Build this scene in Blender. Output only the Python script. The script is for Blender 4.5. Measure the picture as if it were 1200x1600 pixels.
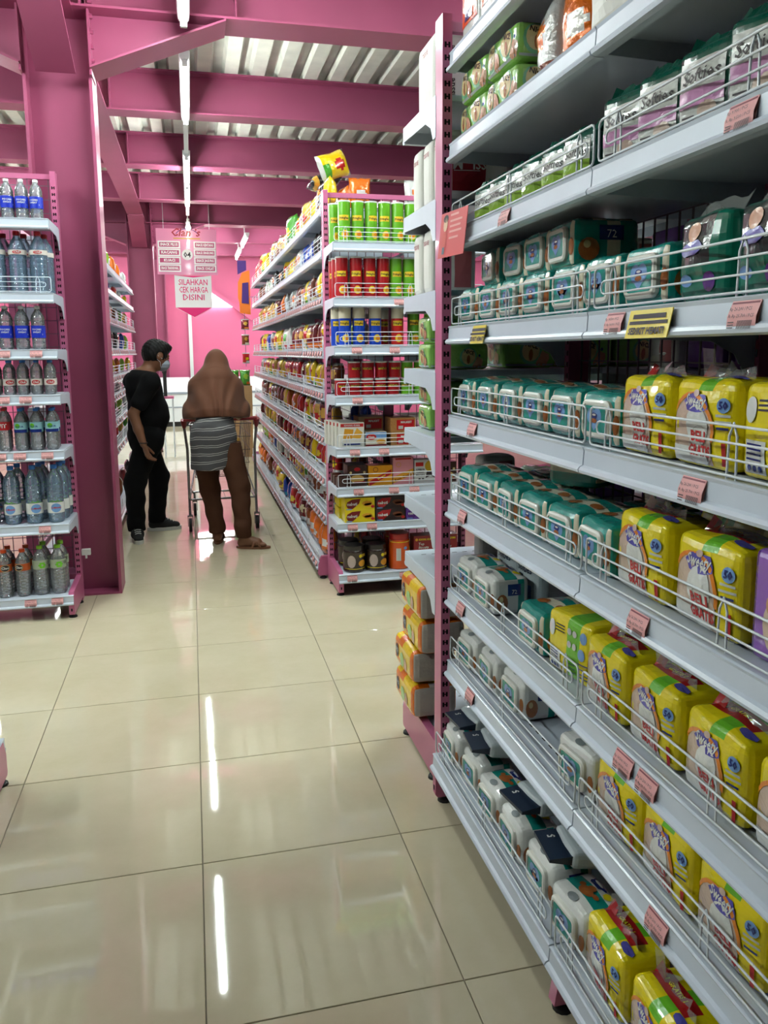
import bpy, bmesh, math, random
import numpy as np
from mathutils import Matrix, Vector

# ------------------------------------------------------------------ scene, camera, world, exposure
for o in list(bpy.data.objects): bpy.data.objects.remove(o)
SC = bpy.context.scene
COL = SC.collection
YAW, PITCH, ROLL, CAMH, FPX = 0.23546, -0.14896, -0.00803, 1.484, 1239.4
cam = bpy.data.cameras.new('camera'); camo = bpy.data.objects.new('camera', cam); COL.objects.link(camo)
fw = Vector((math.sin(YAW)*math.cos(PITCH), math.cos(YAW)*math.cos(PITCH), math.sin(PITCH)))
rt = Vector((math.cos(YAW), -math.sin(YAW), 0)); up = rt.cross(fw)
c_, s_ = math.cos(ROLL), math.sin(ROLL)
rt, up = rt*c_+up*s_, up*c_-rt*s_
M = Matrix((rt, up, -fw)).transposed().to_4x4(); M.translation = (0, 0, CAMH)
camo.matrix_world = M
cam.sensor_fit = 'HORIZONTAL'; cam.sensor_width = 36; cam.lens = FPX*36/1200
cam.shift_y = -65/1200; cam.clip_start = .02; cam.clip_end = 200
SC.camera = camo
W = bpy.data.worlds.new('world'); SC.world = W; W.use_nodes = True
W.node_tree.nodes['Background'].inputs[0].default_value = (.93, .96, 1, 1)
W.node_tree.nodes['Background'].inputs[1].default_value = .05
TUBE_E = 90.0
SC.cycles.diffuse_bounces = 1; SC.cycles.max_bounces = 8; SC.cycles.glossy_bounces = 3
SC.view_settings.view_transform = 'Standard'; SC.view_settings.look = 'None'
SC.view_settings.exposure = 1.08; SC.view_settings.gamma = 1; SC.view_settings.use_curve_mapping = False

# ------------------------------------------------------------------ materials
def lin(c):
    return tuple(((v/255)/12.92 if v/255 <= .04045 else ((v/255+.055)/1.055)**2.4) for v in c)
MATS = {}
def mat(name, rgb, rough=.45, metal=0, coat=0, bump=0, bscale=60, var=0, vscale=8, spec=.5, emit=0, trans=0, alpha=1, sheen=0):
    if name in MATS: return MATS[name]
    m = bpy.data.materials.new(name); m.use_nodes = True; nt = m.node_tree; b = nt.nodes['Principled BSDF']
    c = lin(rgb)
    b.inputs['Base Color'].default_value = (*c, 1); b.inputs['Roughness'].default_value = rough
    b.inputs['Metallic'].default_value = metal; b.inputs['Coat Weight'].default_value = coat
    b.inputs['Coat Roughness'].default_value = .06
    b.inputs['Specular IOR Level'].default_value = spec; b.inputs['Alpha'].default_value = alpha
    b.inputs['Transmission Weight'].default_value = trans; b.inputs['Sheen Weight'].default_value = sheen
    if emit:
        b.inputs['Emission Color'].default_value = (*c, 1); b.inputs['Emission Strength'].default_value = emit
    if bump or var:
        tc = nt.nodes.new('ShaderNodeTexCoord')
    if var:
        n = nt.nodes.new('ShaderNodeTexNoise'); n.inputs['Scale'].default_value = vscale; n.inputs['Detail'].default_value = 4
        nt.links.new(tc.outputs['Object'], n.inputs['Vector'])
        r = nt.nodes.new('ShaderNodeMapRange'); r.inputs[1].default_value = .3; r.inputs[2].default_value = .7
        r.inputs[3].default_value = 1-var; r.inputs[4].default_value = 1+var
        nt.links.new(n.outputs['Fac'], r.inputs[0])
        x = nt.nodes.new('ShaderNodeMix'); x.data_type = 'RGBA'; x.blend_type = 'MULTIPLY'; x.inputs[0].default_value = 1
        x.inputs[6].default_value = (*c, 1); nt.links.new(r.outputs[0], x.inputs[7]); nt.links.new(x.outputs[2], b.inputs['Base Color'])
    if bump:
        n = nt.nodes.new('ShaderNodeTexNoise'); n.inputs['Scale'].default_value = bscale; n.inputs['Detail'].default_value = 3
        nt.links.new(tc.outputs['Object'], n.inputs['Vector'])
        bp = nt.nodes.new('ShaderNodeBump'); bp.inputs['Strength'].default_value = bump; bp.inputs['Distance'].default_value = .01
        nt.links.new(n.outputs['Fac'], bp.inputs['Height']); nt.links.new(bp.outputs[0], b.inputs['Normal'])
    MATS[name] = m
    return m
def clear(name, rgb, dens=.25, rough=.06, gl=.35):
    """thin clear plastic: mostly see-through, tinted, with gloss"""
    if name in MATS: return MATS[name]
    m = bpy.data.materials.new(name); m.use_nodes = True; nt = m.node_tree; nt.nodes.clear()
    out = nt.nodes.new('ShaderNodeOutputMaterial'); t = nt.nodes.new('ShaderNodeBsdfTransparent'); g = nt.nodes.new('ShaderNodeBsdfGlossy')
    d = nt.nodes.new('ShaderNodeBsdfDiffuse'); c = lin(rgb)
    t.inputs[0].default_value = (*[.72+.28*v for v in c], 1); d.inputs[0].default_value = (*c, 1); g.inputs[0].default_value = (1, 1, 1, 1)
    g.inputs['Roughness'].default_value = rough
    tc = nt.nodes.new('ShaderNodeTexCoord'); n = nt.nodes.new('ShaderNodeTexNoise'); n.inputs['Scale'].default_value = 25
    bp = nt.nodes.new('ShaderNodeBump'); bp.inputs['Strength'].default_value = .5; bp.inputs['Distance'].default_value = .01
    nt.links.new(tc.outputs['Object'], n.inputs['Vector']); nt.links.new(n.outputs['Fac'], bp.inputs['Height']); nt.links.new(bp.outputs[0], g.inputs['Normal'])
    m1 = nt.nodes.new('ShaderNodeMixShader'); m1.inputs[0].default_value = dens
    lw = nt.nodes.new('ShaderNodeLayerWeight'); lw.inputs[0].default_value = gl
    m2 = nt.nodes.new('ShaderNodeMixShader')
    nt.links.new(t.outputs[0], m1.inputs[1]); nt.links.new(d.outputs[0], m1.inputs[2])
    nt.links.new(lw.outputs['Fresnel'], m2.inputs[0]); nt.links.new(m1.outputs[0], m2.inputs[1]); nt.links.new(g.outputs[0], m2.inputs[2])
    nt.links.new(m2.outputs[0], out.inputs[0])
    MATS[name] = m
    return m
PINK = mat('pink_paint', (162, 74, 108), .42, var=.05, vscale=3, bump=.03, bscale=180, coat=.04)
PINKR = mat('pink_rack_paint', (204, 108, 148), .33, var=.04, vscale=6, coat=.2)
PINKW = mat('pink_wall_paint', (238, 114, 156), .6, var=.03, vscale=2)
SHELF = mat('shelf_enamel', (216, 224, 238), .3, var=.03, vscale=9, coat=.2)
WIRE = mat('white_wire', (232, 236, 242), .28, coat=.3)
DARKW = mat('grey_mesh_wire', (120, 96, 110), .4)
SLOT = mat('slot_inside', (22, 14, 18), .8)
BLACK = mat('black_rubber', (18, 18, 19), .55)
DECK = mat('galvanised_deck', (240, 236, 222), .42, metal=.05, var=.1, vscale=5, bump=.05, bscale=40)
WHITE = mat('white_plastic', (240, 240, 238), .35)
TAGP = mat('pink_tag_paper', (243, 178, 178), .6)
INK = mat('dark_ink', (45, 28, 34), .6)
RED = mat('red_print', (200, 28, 30), .4, coat=.2)
YEL = mat('yellow_print', (250, 222, 20), .35, coat=.3, var=.05, vscale=30)
# ------------------------------------------------------------------ mesh builder
class MB:
    def __init__(s): s.v = []; s.f = []; s.m = []; s.mats = []; s.sm = []
    def slot(s, m):
        if m not in s.mats: s.mats.append(m)
        return s.mats.index(m)
    def add(s, verts, faces, m, smooth=False):
        o = len(s.v); k = s.slot(m); s.v.extend([tuple(v) for v in verts])
        for f in faces: s.f.append(tuple(o+i for i in f)); s.m.append(k); s.sm.append(smooth)
    def box(s, x0, y0, z0, x1, y1, z1, m):
        s.add([(x0,y0,z0),(x1,y0,z0),(x1,y1,z0),(x0,y1,z0),(x0,y0,z1),(x1,y0,z1),(x1,y1,z1),(x0,y1,z1)],
              [(0,3,2,1),(4,5,6,7),(0,1,5,4),(1,2,6,5),(2,3,7,6),(3,0,4,7)], m)
    def prism(s, poly, axis, a, b, m, smooth=False):
        """poly: 2D list; axis x: (y,z); y: (x,z); z: (x,y)"""
        def P(u, v, w): return {'x': (w,u,v), 'y': (u,w,v), 'z': (u,v,w)}[axis]
        n = len(poly); vs = [P(u,v,a) for u,v in poly]+[P(u,v,b) for u,v in poly]
        s.add(vs, [(i,(i+1)%n,n+(i+1)%n,n+i) for i in range(n)], m, smooth)
        s.add(vs, [tuple(range(n-1,-1,-1)), tuple(range(n,2*n))], m)
    def tube(s, pts, r, m, n=6, closed=False, cap=True, rr=None):
        P = [Vector(p) for p in pts]; L = len(P); rings = []; nrm = None
        for i in range(L):
            if closed: t = P[(i+1)%L]-P[i-1]
            else: t = P[min(i+1,L-1)]-P[max(i-1,0)]
            t.normalize()
            if nrm is None:
                a = Vector((0,0,1)) if abs(t.z) < .9 else Vector((1,0,0)); nrm = t.cross(a).normalized()
            else: nrm = (nrm-t*nrm.dot(t)).normalized()
            b = t.cross(nrm); R = rr[i] if rr else r
            rings.append([P[i]+(nrm*math.cos(2*math.pi*k/n)+b*math.sin(2*math.pi*k/n))*R for k in range(n)])
        vs = [v for g in rings for v in g]; fs = []
        for i in range(L if closed else L-1):
            j = (i+1)%L
            for k in range(n): fs.append((i*n+k, i*n+(k+1)%n, j*n+(k+1)%n, j*n+k))
        s.add(vs, fs, m, True)
        if cap and not closed: s.add(vs, [tuple(range(n-1,-1,-1)), tuple((L-1)*n+k for k in range(n))], m)
    def lathe(s, prof, m, n=16, cx=0, cy=0, ms=None, smooth=True):
        """prof [(r,z)], ms optional material per segment"""
        vs = [(cx+r*math.cos(2*math.pi*k/n), cy+r*math.sin(2*math.pi*k/n), z) for r, z in prof for k in range(n)]
        for i in range(len(prof)-1):
            s_m = ms[i] if ms else m
            if s_m is None: continue
            o = [(vs[i*n+k]) for k in range(n)]+[vs[(i+1)*n+k] for k in range(n)]
            s.add(o, [(k,(k+1)%n,n+(k+1)%n,n+k) for k in range(n)], s_m, smooth)
    def mesh(s, name):
        me = bpy.data.meshes.new(name); me.from_pydata(s.v, [], s.f)
        for m in s.mats: me.materials.append(m)
        me.polygons.foreach_set('material_index', s.m); me.polygons.foreach_set('use_smooth', s.sm)
        me.update(); return me
def weld(me, d=1e-5):
    bm = bmesh.new(); bm.from_mesh(me); bmesh.ops.remove_doubles(bm, verts=bm.verts, dist=d)
    bmesh.ops.recalc_face_normals(bm, faces=bm.faces); bm.to_mesh(me); bm.free(); return me
def obj(name, data, parent=None, loc=(0,0,0), rz=0, label=None):
    if isinstance(data, MB): data = data.mesh(name)
    o = bpy.data.objects.new(name, data); COL.objects.link(o)
    o.location = loc; o.rotation_euler = (0,0,rz)
    if parent: o.parent = parent
    if label: o['label'] = label
    return o
def tag(o, label, cat=None, group=None, kind=None):
    o['label'] = label
    if cat: o['category'] = cat
    if group: o['group'] = group
    if kind: o['kind'] = kind
    return o
def struct(name, data, label=None, loc=(0,0,0), rz=0):
    o = obj(name, data, None, loc, rz); o['kind'] = 'structure'
    if label: o['label'] = label
    return o
ORD = ['', 'first','second','third','fourth','fifth','sixth','seventh','eighth','ninth','tenth','eleventh','twelfth','thirteenth','fourteenth','fifteenth','sixteenth','seventeenth','eighteenth','nineteenth','twentieth','twenty-first','twenty-second','twenty-third','twenty-fourth','twenty-fifth','twenty-sixth','twenty-seventh','twenty-eighth','twenty-ninth','thirtieth','thirty-first','thirty-second','thirty-third','thirty-fourth','thirty-fifth','thirty-sixth','thirty-seventh','thirty-eighth','thirty-ninth','fortieth']
R90 = math.pi/2

# ------------------------------------------------------------------ the setting
# floor: slab + tiles
def floor_mat():
    m = mat('cream_porcelain', (222, 216, 188), .035, spec=.85)
    nt = m.node_tree; b = nt.nodes['Principled BSDF']; tc = nt.nodes.new('ShaderNodeNewGeometry')
    n = nt.nodes.new('ShaderNodeTexNoise'); n.inputs['Scale'].default_value = 2.5; n.inputs['Detail'].default_value = 6; n.inputs['Roughness'].default_value = .7
    nt.links.new(tc.outputs['Position'], n.inputs['Vector'])
    cr = nt.nodes.new('ShaderNodeValToRGB'); e = cr.color_ramp.elements
    e[0].position = .3; e[0].color = (*lin((214,200,168)), 1); e[1].position = .7; e[1].color = (*lin((226,212,184)), 1)
    nt.links.new(n.outputs['Fac'], cr.inputs[0]); nt.links.new(cr.outputs[0], b.inputs['Base Color'])
    n2 = nt.nodes.new('ShaderNodeTexNoise'); n2.inputs['Scale'].default_value = 3.2; n2.inputs['Detail'].default_value = 1
    nt.links.new(tc.outputs['Position'], n2.inputs['Vector'])
    bp = nt.nodes.new('ShaderNodeBump'); bp.inputs['Strength'].default_value = .05; bp.inputs['Distance'].default_value = .012
    nt.links.new(n2.outputs['Fac'], bp.inputs['Height']); nt.links.new(bp.outputs[0], b.inputs['Normal'])
    return m
FLOOR = floor_mat(); GROUT = mat('grout', (150, 138, 118), .8)
XL, XR, YN, YF = -9.0, 9.0, -3.0, 17.5
mb = MB(); mb.box(XL, YN, -.12, XR, YF, -.004, GROUT)
T0X, T0Y = -.029, 1.601-.6*2
# beyond the countable tiles: one glossy skin, 4 sides around the tiled field
TX0, TX1, TY0, TY1 = T0X-.6*5, T0X+.6*5, T0Y, T0Y+.6*21
for (a, b_, c, d) in [(XL,YN,XR,TY0),(XL,TY1,XR,YF),(XL,TY0,TX0,TY1),(TX1,TY0,XR,TY1)]:
    mb.box(a, b_, -.004, c, d, -.0002, FLOOR)
fl = struct('floor', mb, 'glossy cream porcelain tiled shop floor')
tm = MB(); e = .0016
tm.add([(e,e,-.0036),(.6-e,e,-.0036),(.6-e,.6-e,-.0036),(e,.6-e,-.0036),(e,e,-.0008),(.6-e,e,-.0008),(.6-e,.6-e,-.0008),(e,.6-e,-.0008),
        (e+.001,e+.001,0),(.6-e-.001,e+.001,0),(.6-e-.001,.6-e-.001,0),(e+.001,.6-e-.001,0)],
       [(0,1,5,4),(1,2,6,5),(2,3,7,6),(3,0,4,7),(4,5,9,8),(5,6,10,9),(6,7,11,10),(7,4,8,11),(8,9,10,11)], FLOOR)
tmesh = tm.mesh('tile')
for i in range(10):
    for j in range(21):
        obj('tile', tmesh, fl, (TX0+.6*i, TY0+.6*j, 0))
# walls
def wall(name, x0, y0, x1, y1, label, mt=PINKW):
    m = MB(); m.box(x0, y0, 0, x1, y1, 3.78, mt); return struct(name, m, label)
wall('wall_back', XL, YF, XR, YF+.15, 'bright pink painted back wall of the shop')
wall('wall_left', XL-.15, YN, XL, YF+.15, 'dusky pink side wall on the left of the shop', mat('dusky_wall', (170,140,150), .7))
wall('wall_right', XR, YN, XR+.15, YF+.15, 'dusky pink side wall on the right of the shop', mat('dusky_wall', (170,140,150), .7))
wall('wall_front', XL-.15, YN-.15, XR+.15, YN, 'unseen dark wall added behind the camera to block fill light', mat('blocker_grey', (70,70,74), .6))  # unseen wall, added and kept dark to cut the fill light
# corrugated steel deck overhead, ribs running away from the camera
ZD = 3.71
prof = []; x = XL-.1
while x < XR+.1:
    prof += [(x, ZD), (x+.105, ZD), (x+.125, ZD+.055), (x+.195, ZD+.055)]; x += .215
top = [(prof[-1][0], ZD+.12), (prof[0][0], ZD+.12)]
mb = MB(); P = prof
vs = [(a, YN, z) for a, z in P]+[(a, YF+.15, z) for a, z in P]; n = len(P)
mb.add(vs, [(i, n+i, n+i+1, i+1) for i in range(n-1)], DECK)
mb.box(XL-.15, YN, ZD+.06, XR+.15, YF+.15, ZD+.2, DECK)
struct('ceiling', mb, 'galvanised corrugated steel deck above the pink beams')
# I-section helpers -------------------------------------------------------
ZB = 3.385
def beam_x(y, x0, x1, bw=.2, zb=ZB, label=None):
    m = MB(); m.box(x0, y-.005, zb+.012, x1, y+.005, ZD-.014, PINK)
    o = struct('ceiling_beam', m, label)
    for z0, z1 in ((zb, zb+.012), (ZD-.014, ZD-.002)):
        f = MB(); f.box(x0, y-bw/2, z0, x1, y+bw/2, z1, PINK); obj('flange', f, o)
    return o
COLX, CW = -.665, .37
beams = [-2.5, -.6, 1.3, 3.2, 5.1, 7.0, 8.9, 10.8, 12.7, 14.6, 16.5]
for k, y in enumerate(beams):
    main = y in (-2.5, 5.1, 12.7)
    lab = {5.1: 'pink steel cross beam with haunches at the nearest column', 12.7: 'pink main cross beam at the second column behind the aisle sign'}.get(y, 'pink steel cross beam, %s one from the open front' % ORD[k+1])
    b = beam_x(y, XL, XR, .26 if main else .2, label=lab)
    # stiffener plates and end plate bolts near the girder
    for sx in (COLX+.14, COLX+1.0) if main else (COLX+.125,):
        q = MB(); q.box(sx, y-.09, ZB+.012, sx+.01, y+.09, ZD-.014, PINK)
        obj('stiffener_plate', q, b)
    if main:
        for s in (-1, 1):
            xc = COLX+s*(CW/2); xe = xc+s*.76
            h = MB()
            h.prism([(xc, 3.08), (xe, ZB), (xc, ZB+.01)], 'y', y-.006, y+.006, PINK)
            h.prism([(xc, 3.068), (xe, ZB-.012), (xe, ZB), (xc, 3.08)], 'y', y-.13, y+.13, PINK)
            h.box(xc-.006, y-.1, 3.04, xc+.006, y+.1, ZB, PINK)
            obj('haunch', h, b)
        for z in (3.12, 3.2, 3.28, 3.36, 3.44, 3.52, 3.6):
            for sy in (-.06, .06):
                p = COLX+CW/2
                bo = MB(); bo.prism([(y+sy+.014*math.cos(a*math.pi/3), z+.014*math.sin(a*math.pi/3)) for a in range(6)], 'x', p, p+.022, PINK); obj('bolt', bo, b)
# lengthwise girder over the columns, haunched at each column
g = MB()
g.box(COLX-.006, YN, ZB+.012, COLX+.006, YF, ZD-.014, PINK)
gi = struct('ceiling_girder', g, 'long pink steel girder running over the row of columns')
f = MB(); f.box(COLX-.105, YN, ZB-.002, COLX+.105, YF, ZB+.012, PINK); obj('flange', f, gi)
for yc in (5.1, 12.7):
    for s in (-1, 1):
        h = MB(); a = yc+s*.1; e_ = yc+s*.85
        h.prism([(a, 3.05), (e_, ZB), (a, ZB)], 'x', COLX-.006, COLX+.006, PINK)
        h.prism([(a, 3.036), (e_, ZB-.014), (e_, ZB), (a, 3.05)], 'x', COLX-.105, COLX+.105, PINK)
        obj('haunch', h, gi)
# columns: H-section, web facing the camera
def column(y, label, zt=ZD, cx=COLX):
    m = MB(); m.box(cx-CW/2+.016, y-.006, 0, cx+CW/2-.016, y+.006, zt, PINK)
    o = struct('steel_column', m, label)
    for s in (-1, 1):
        f = MB(); xa = cx+s*CW/2; f.box(min(xa, xa-s*.018), y-.12, 0, max(xa, xa-s*.018), y+.12, zt, PINK); obj('flange', f, o)
    f = MB(); f.box(cx-.186, y-.122, 0, cx+.186, y+.122, .012, PINK); obj('base_plate', f, o)
    return o
column(5.17, 'nearest pink steel column beside the bottled water shelves')
column(12.7, 'pink steel column beyond the left snack shelves, second from the camera')
column(17.33, 'farthest pink steel column against the back wall', cx=-.63)
# vertical white conduit and skirting on the back wall; glowing triangle stands in for daylight beside a sloping stair soffit
m = MB(); m.box(-.02, 17.43, .02, .05, 17.5, 2.3, WHITE); struct('trim_1', m, 'white vertical conduit strip on the back wall')
m = MB(); m.box(-1.2, 17.47, 0, 9, 17.5, .1, mat('grey_skirting', (110,100,100), .5)); struct('baseboard_back', m, 'grey skirting along the back wall')
m = MB(); m.prism([(.0,3.1),(.0,2.44),(1.02,2.44)], 'y', 17.44, 17.49, mat('glow_pane', (255,252,245), .5, emit=4))
w1 = struct('glow_panel_1', m, 'glowing triangle standing in for daylight high on the back wall')
m = MB(); m.prism([(-.05,3.2),(1.3,2.25),(1.3,2.15),(1.02,2.36),(-.05,3.1)], 'y', 17.38, 17.5, PINKW); obj('soffit_band', m, w1)

# ------------------------------------------------------------------ tube lights
TUBEM = mat('lit_tube', (240, 254, 250), .4, emit=TUBE_E)
def tube_light(x, y0, y1, z, label):
    L = y1-y0
    b = MB(); b.prism([(-.035,.05),(.035,.05),(.03,.012),(.02,.0),(-.02,0),(-.03,.012)], 'y', 0, L, WHITE)
    o = obj('tube_light', b, None, (x, y0, z)); tag(o, label, 'light', 'ceiling tube lights')
    t = MB(); t.tube([(0,.04,-.016),(0,L-.04,-.016)], .016, TUBEM, 10); obj('tube', t, o)
    for a in (.012, L-.04):
        c = MB(); c.box(-.018, a, -.034, .018, a+.028, .0, WHITE); obj('end_cap', c, o)
    c = MB(); c.box(-.008, L*.5-.02, .05, .008, L*.5+.02, ZD-z-.0, WHITE); obj('hanger', c, o)
    return o
ROW = [(2.0,3.3), (3.58,4.88), (5.45,6.85), (8.0,9.3), (9.38,10.72), (12.2,12.5), (13.1,14.4), (14.9,16.2)]
for rx, nm in ((.04,'over the main aisle'), (-2.6,'over the left aisle'), (2.7,'over the right aisle'), (5.3,'over the far right aisle'), (-5.3,'over the far left aisle'), (.95,'above the freezers on the right'), (-1.7,'above the freezers on the left')):
    for k, (a, b) in enumerate(ROW):
        if (rx > .5 or rx == -1.7) and a < 12.8 and not (3.5 < a < 4 and rx != .95): continue
        if rx != .04 and 12 < a < 12.8: continue
        if rx < -3 and a < 8: continue
        if (rx == .04 and a < 3) or rx == -1.7: continue
        if (rx == -1.7 and a > 5) or (rx == 5.3 and a < 12): continue
        tube_light(rx, a, b, 3.31, 'white fluorescent tube light %s, %s from the front' % (nm, ORD[k+1]))
for k, x_ in enumerate((-1.75, 1.6)):  # unseen tubes, added to brighten the cross-aisle floor
    tube_light(x_, 2.9, 4.15, 3.31, 'added unseen tube light brightening the cross aisle, %s the main row' % ('left of', 'right of')[k])
for k, (a, b) in enumerate(((.25,1.55),)):  # unseen tube, added to light the right-hand shelf fronts
    tube_light(-2.6, a, b, 3.31, 'added unseen tube light over the left aisle for the right-hand shelves, %s one' % ORD[k+1])
for (a, b, nm) in ((6.86, 7.99, 'nearer'), (10.73, 11.49, 'farther')):
    rail = MB(); rail.box(.02, a, 3.33, .06, b, 3.35, WHITE)
    tag(obj('lamp_rail', rail), 'thin white rail joining two tube lights over the aisle, the %s one' % nm, 'rail')

# ------------------------------------------------------------------ gondola shelving
def post_mesh(h, w=.03, d=.07, pitch=.036):
    """slotted upright, slots in both -y and +y faces; base at origin"""
    m = MB(); xs = [-w/2, -w/2+.006, -w/2+.0125, w/2-.0125, w/2-.006, w/2]
    m.add([(-w/2,-d/2,0),(-w/2,d/2,0),(-w/2,d/2,h),(-w/2,-d/2,h),(w/2,-d/2,0),(w/2,d/2,0),(w/2,d/2,h),(w/2,-d/2,h)],
          [(0,3,2,1),(4,5,6,7),(3,7,6,2),(0,1,5,4)], PINKR)
    z0 = .16; nslot = int((h-z0-.05)/pitch)
    for s in (-1, 1):
        y = s*d/2
        def q(xa, xb, za, zb, yy=y, mm=PINKR):
            v = [(xa,yy,za),(xb,yy,za),(xb,yy,zb),(xa,yy,zb)]
            m.add(v, [(0,1,2,3)] if s < 0 else [(3,2,1,0)], mm)
        q(-w/2, w/2, 0, z0)
        for k in range(nslot):
            a = z0+k*pitch; b, c, d1, e1 = a+.010, a+.016, a+.020, a+.026
            q(xs[0], xs[5], a, b); q(xs[0], xs[1], b, e1); q(xs[4], xs[5], b, e1)
            q(xs[2], xs[3], b, c); q(xs[2], xs[3], d1, e1); q(xs[0], xs[5], e1, a+pitch)
        q(-w/2, w/2, z0+nslot*pitch, h)
        q(-w/2+.002, w/2-.002, z0, z0+nslot*pitch, y-s*.008, SLOT)
    return weld(m.mesh('upright'))
POST = {}
def post(h):
    if h not in POST: POST[h] = post_mesh(h)
    return POST[h]
def shelf_mesh(L, D):
    m = MB()
    m.prism([(.004,0),(-.006,.003),(-.008,.009),(-.004,.015),(.003,.018),(.005,.048),(.002,.054),(.006,.056),(D,.056),(D,.038),(.026,.038),(.022,.0)], 'x', 0, L, SHELF)
    # perforation row near front
    k = .05
    while k < L-.05:
        m.box(k, .075, .0558, k+.018, .079, .0564, SLOT); k += .04
    return m.mesh('shelf')
def fence_mesh(L, H=.082, r=.0021):
    m = MB(); y = .012
    def rnd(x0, z0, x1, z1, rad):
        pts = []
        for cx, cz, a0 in ((x1-rad,z1-rad,0),(x0+rad,z1-rad,1),(x0+rad,z0+rad,2),(x1-rad,z0+rad,3)):
            for t in (0,.5,1):
                a = (a0+t)*R90; pts.append((cx+rad*math.cos(a), y, cz+rad*math.sin(a)))
        return pts
    m.tube(rnd(.004, .006, L-.004, H, .01), r*1.15, WIRE, 6, closed=True)
    m.tube(rnd(.03, H*.38, L-.03, H*.68, H*.14), r, WIRE, 6, closed=True)
    xs = [.07]+[L*t for t in (.5,)]+[L-.07]
    for x in xs:
        m.tube([(x-.011, y+.003, -.01),(x-.009, y+.003, H*.8),(x, y+.003, H+.004),(x+.009, y+.003, H*.8),(x+.011, y+.003, -.01)], r, WIRE, 5)
    return m.mesh('wire_fence')
SH, FE, BR = {}, {}, {}
def bracket_mesh(D):
    m = MB()
    m.prism([(.012,.05),(D,.05),(D,-.07),(D-.03,-.07),(D-.055,-.03),(D-.11,-.004),(.012,.006)], 'x', -.003, 0, SHELF)
    return m.mesh('bracket')
def tag_mesh(w=.062, h=.046, lines=True, l1='Rp 26.200 / PCS', l2='R. Rp 25.700 / PCS'):
    m = MB(); b = .0012
    m.add([(0,0,0),(w,0,0),(w,-.004,h*.5),(w,0,h),(0,0,h),(0,-.004,h*.5)], [(0,1,2,5),(5,2,3,4)], TAGP)
    m.add([(0,b,0),(w,b,0),(w,b,h),(0,b,h)], [(3,2,1,0)], TAGP)
    if lines:
        for tx, zc, sz in ((l1, .66, .0072), (l2, .44, .0072)):
            v, f = text_geo(tx, sz); w_ = max(a[0] for a in v)
            k = min(1, (w-.008)/w_)
            m.add([(.004+a[0]*k, -.0052-.0, zc*h+a[1]) for a in v], f, INK)
        for i in range(14):
            x = w*.42+i*w*.036; m.add([(x,-.0045,.004),(x+.0012,-.0045,.004),(x+.0012,-.0046,.016),(x,-.0046,.016)], [(0,1,2,3)], INK)
        for z in (.005,.009,.013): m.add([(.005,-.0045,z),(.018,-.0045,z),(.018,-.0045,z+.0015),(.005,-.0045,z+.0015)], [(0,1,2,3)], INK)
        m.add([(.002,-.0012,h-.005),(w-.002,-.0012,h-.005),(w-.002,-.0008,h-.002),(.002,-.0008,h-.002)], [(0,1,2,3)], mat('tag_band',(150,80,90),.6))
    return m.mesh('price_tag')
_tx = {}
def text_geo(s, size, bold=0, shear=0, align='LEFT'):
    key = (s, size, bold, shear, align)
    if key in _tx: return _tx[key]
    cu = bpy.data.curves.new('txt', 'FONT'); cu.body = s; cu.size = size; cu.resolution_u = 1; cu.offset = bold; cu.shear = shear; cu.align_x = align
    o = bpy.data.objects.new('txt', cu); COL.objects.link(o)
    dg = bpy.context.evaluated_depsgraph_get(); me = bpy.data.meshes.new_from_object(o.evaluated_get(dg))
    v = [(a.co.x, a.co.y) for a in me.vertices]; f = [tuple(p.vertices) for p in me.polygons]
    bpy.data.objects.remove(o); bpy.data.curves.remove(cu); bpy.data.meshes.remove(me)
    _tx[key] = (v, f); return v, f
TAGS = None
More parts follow.
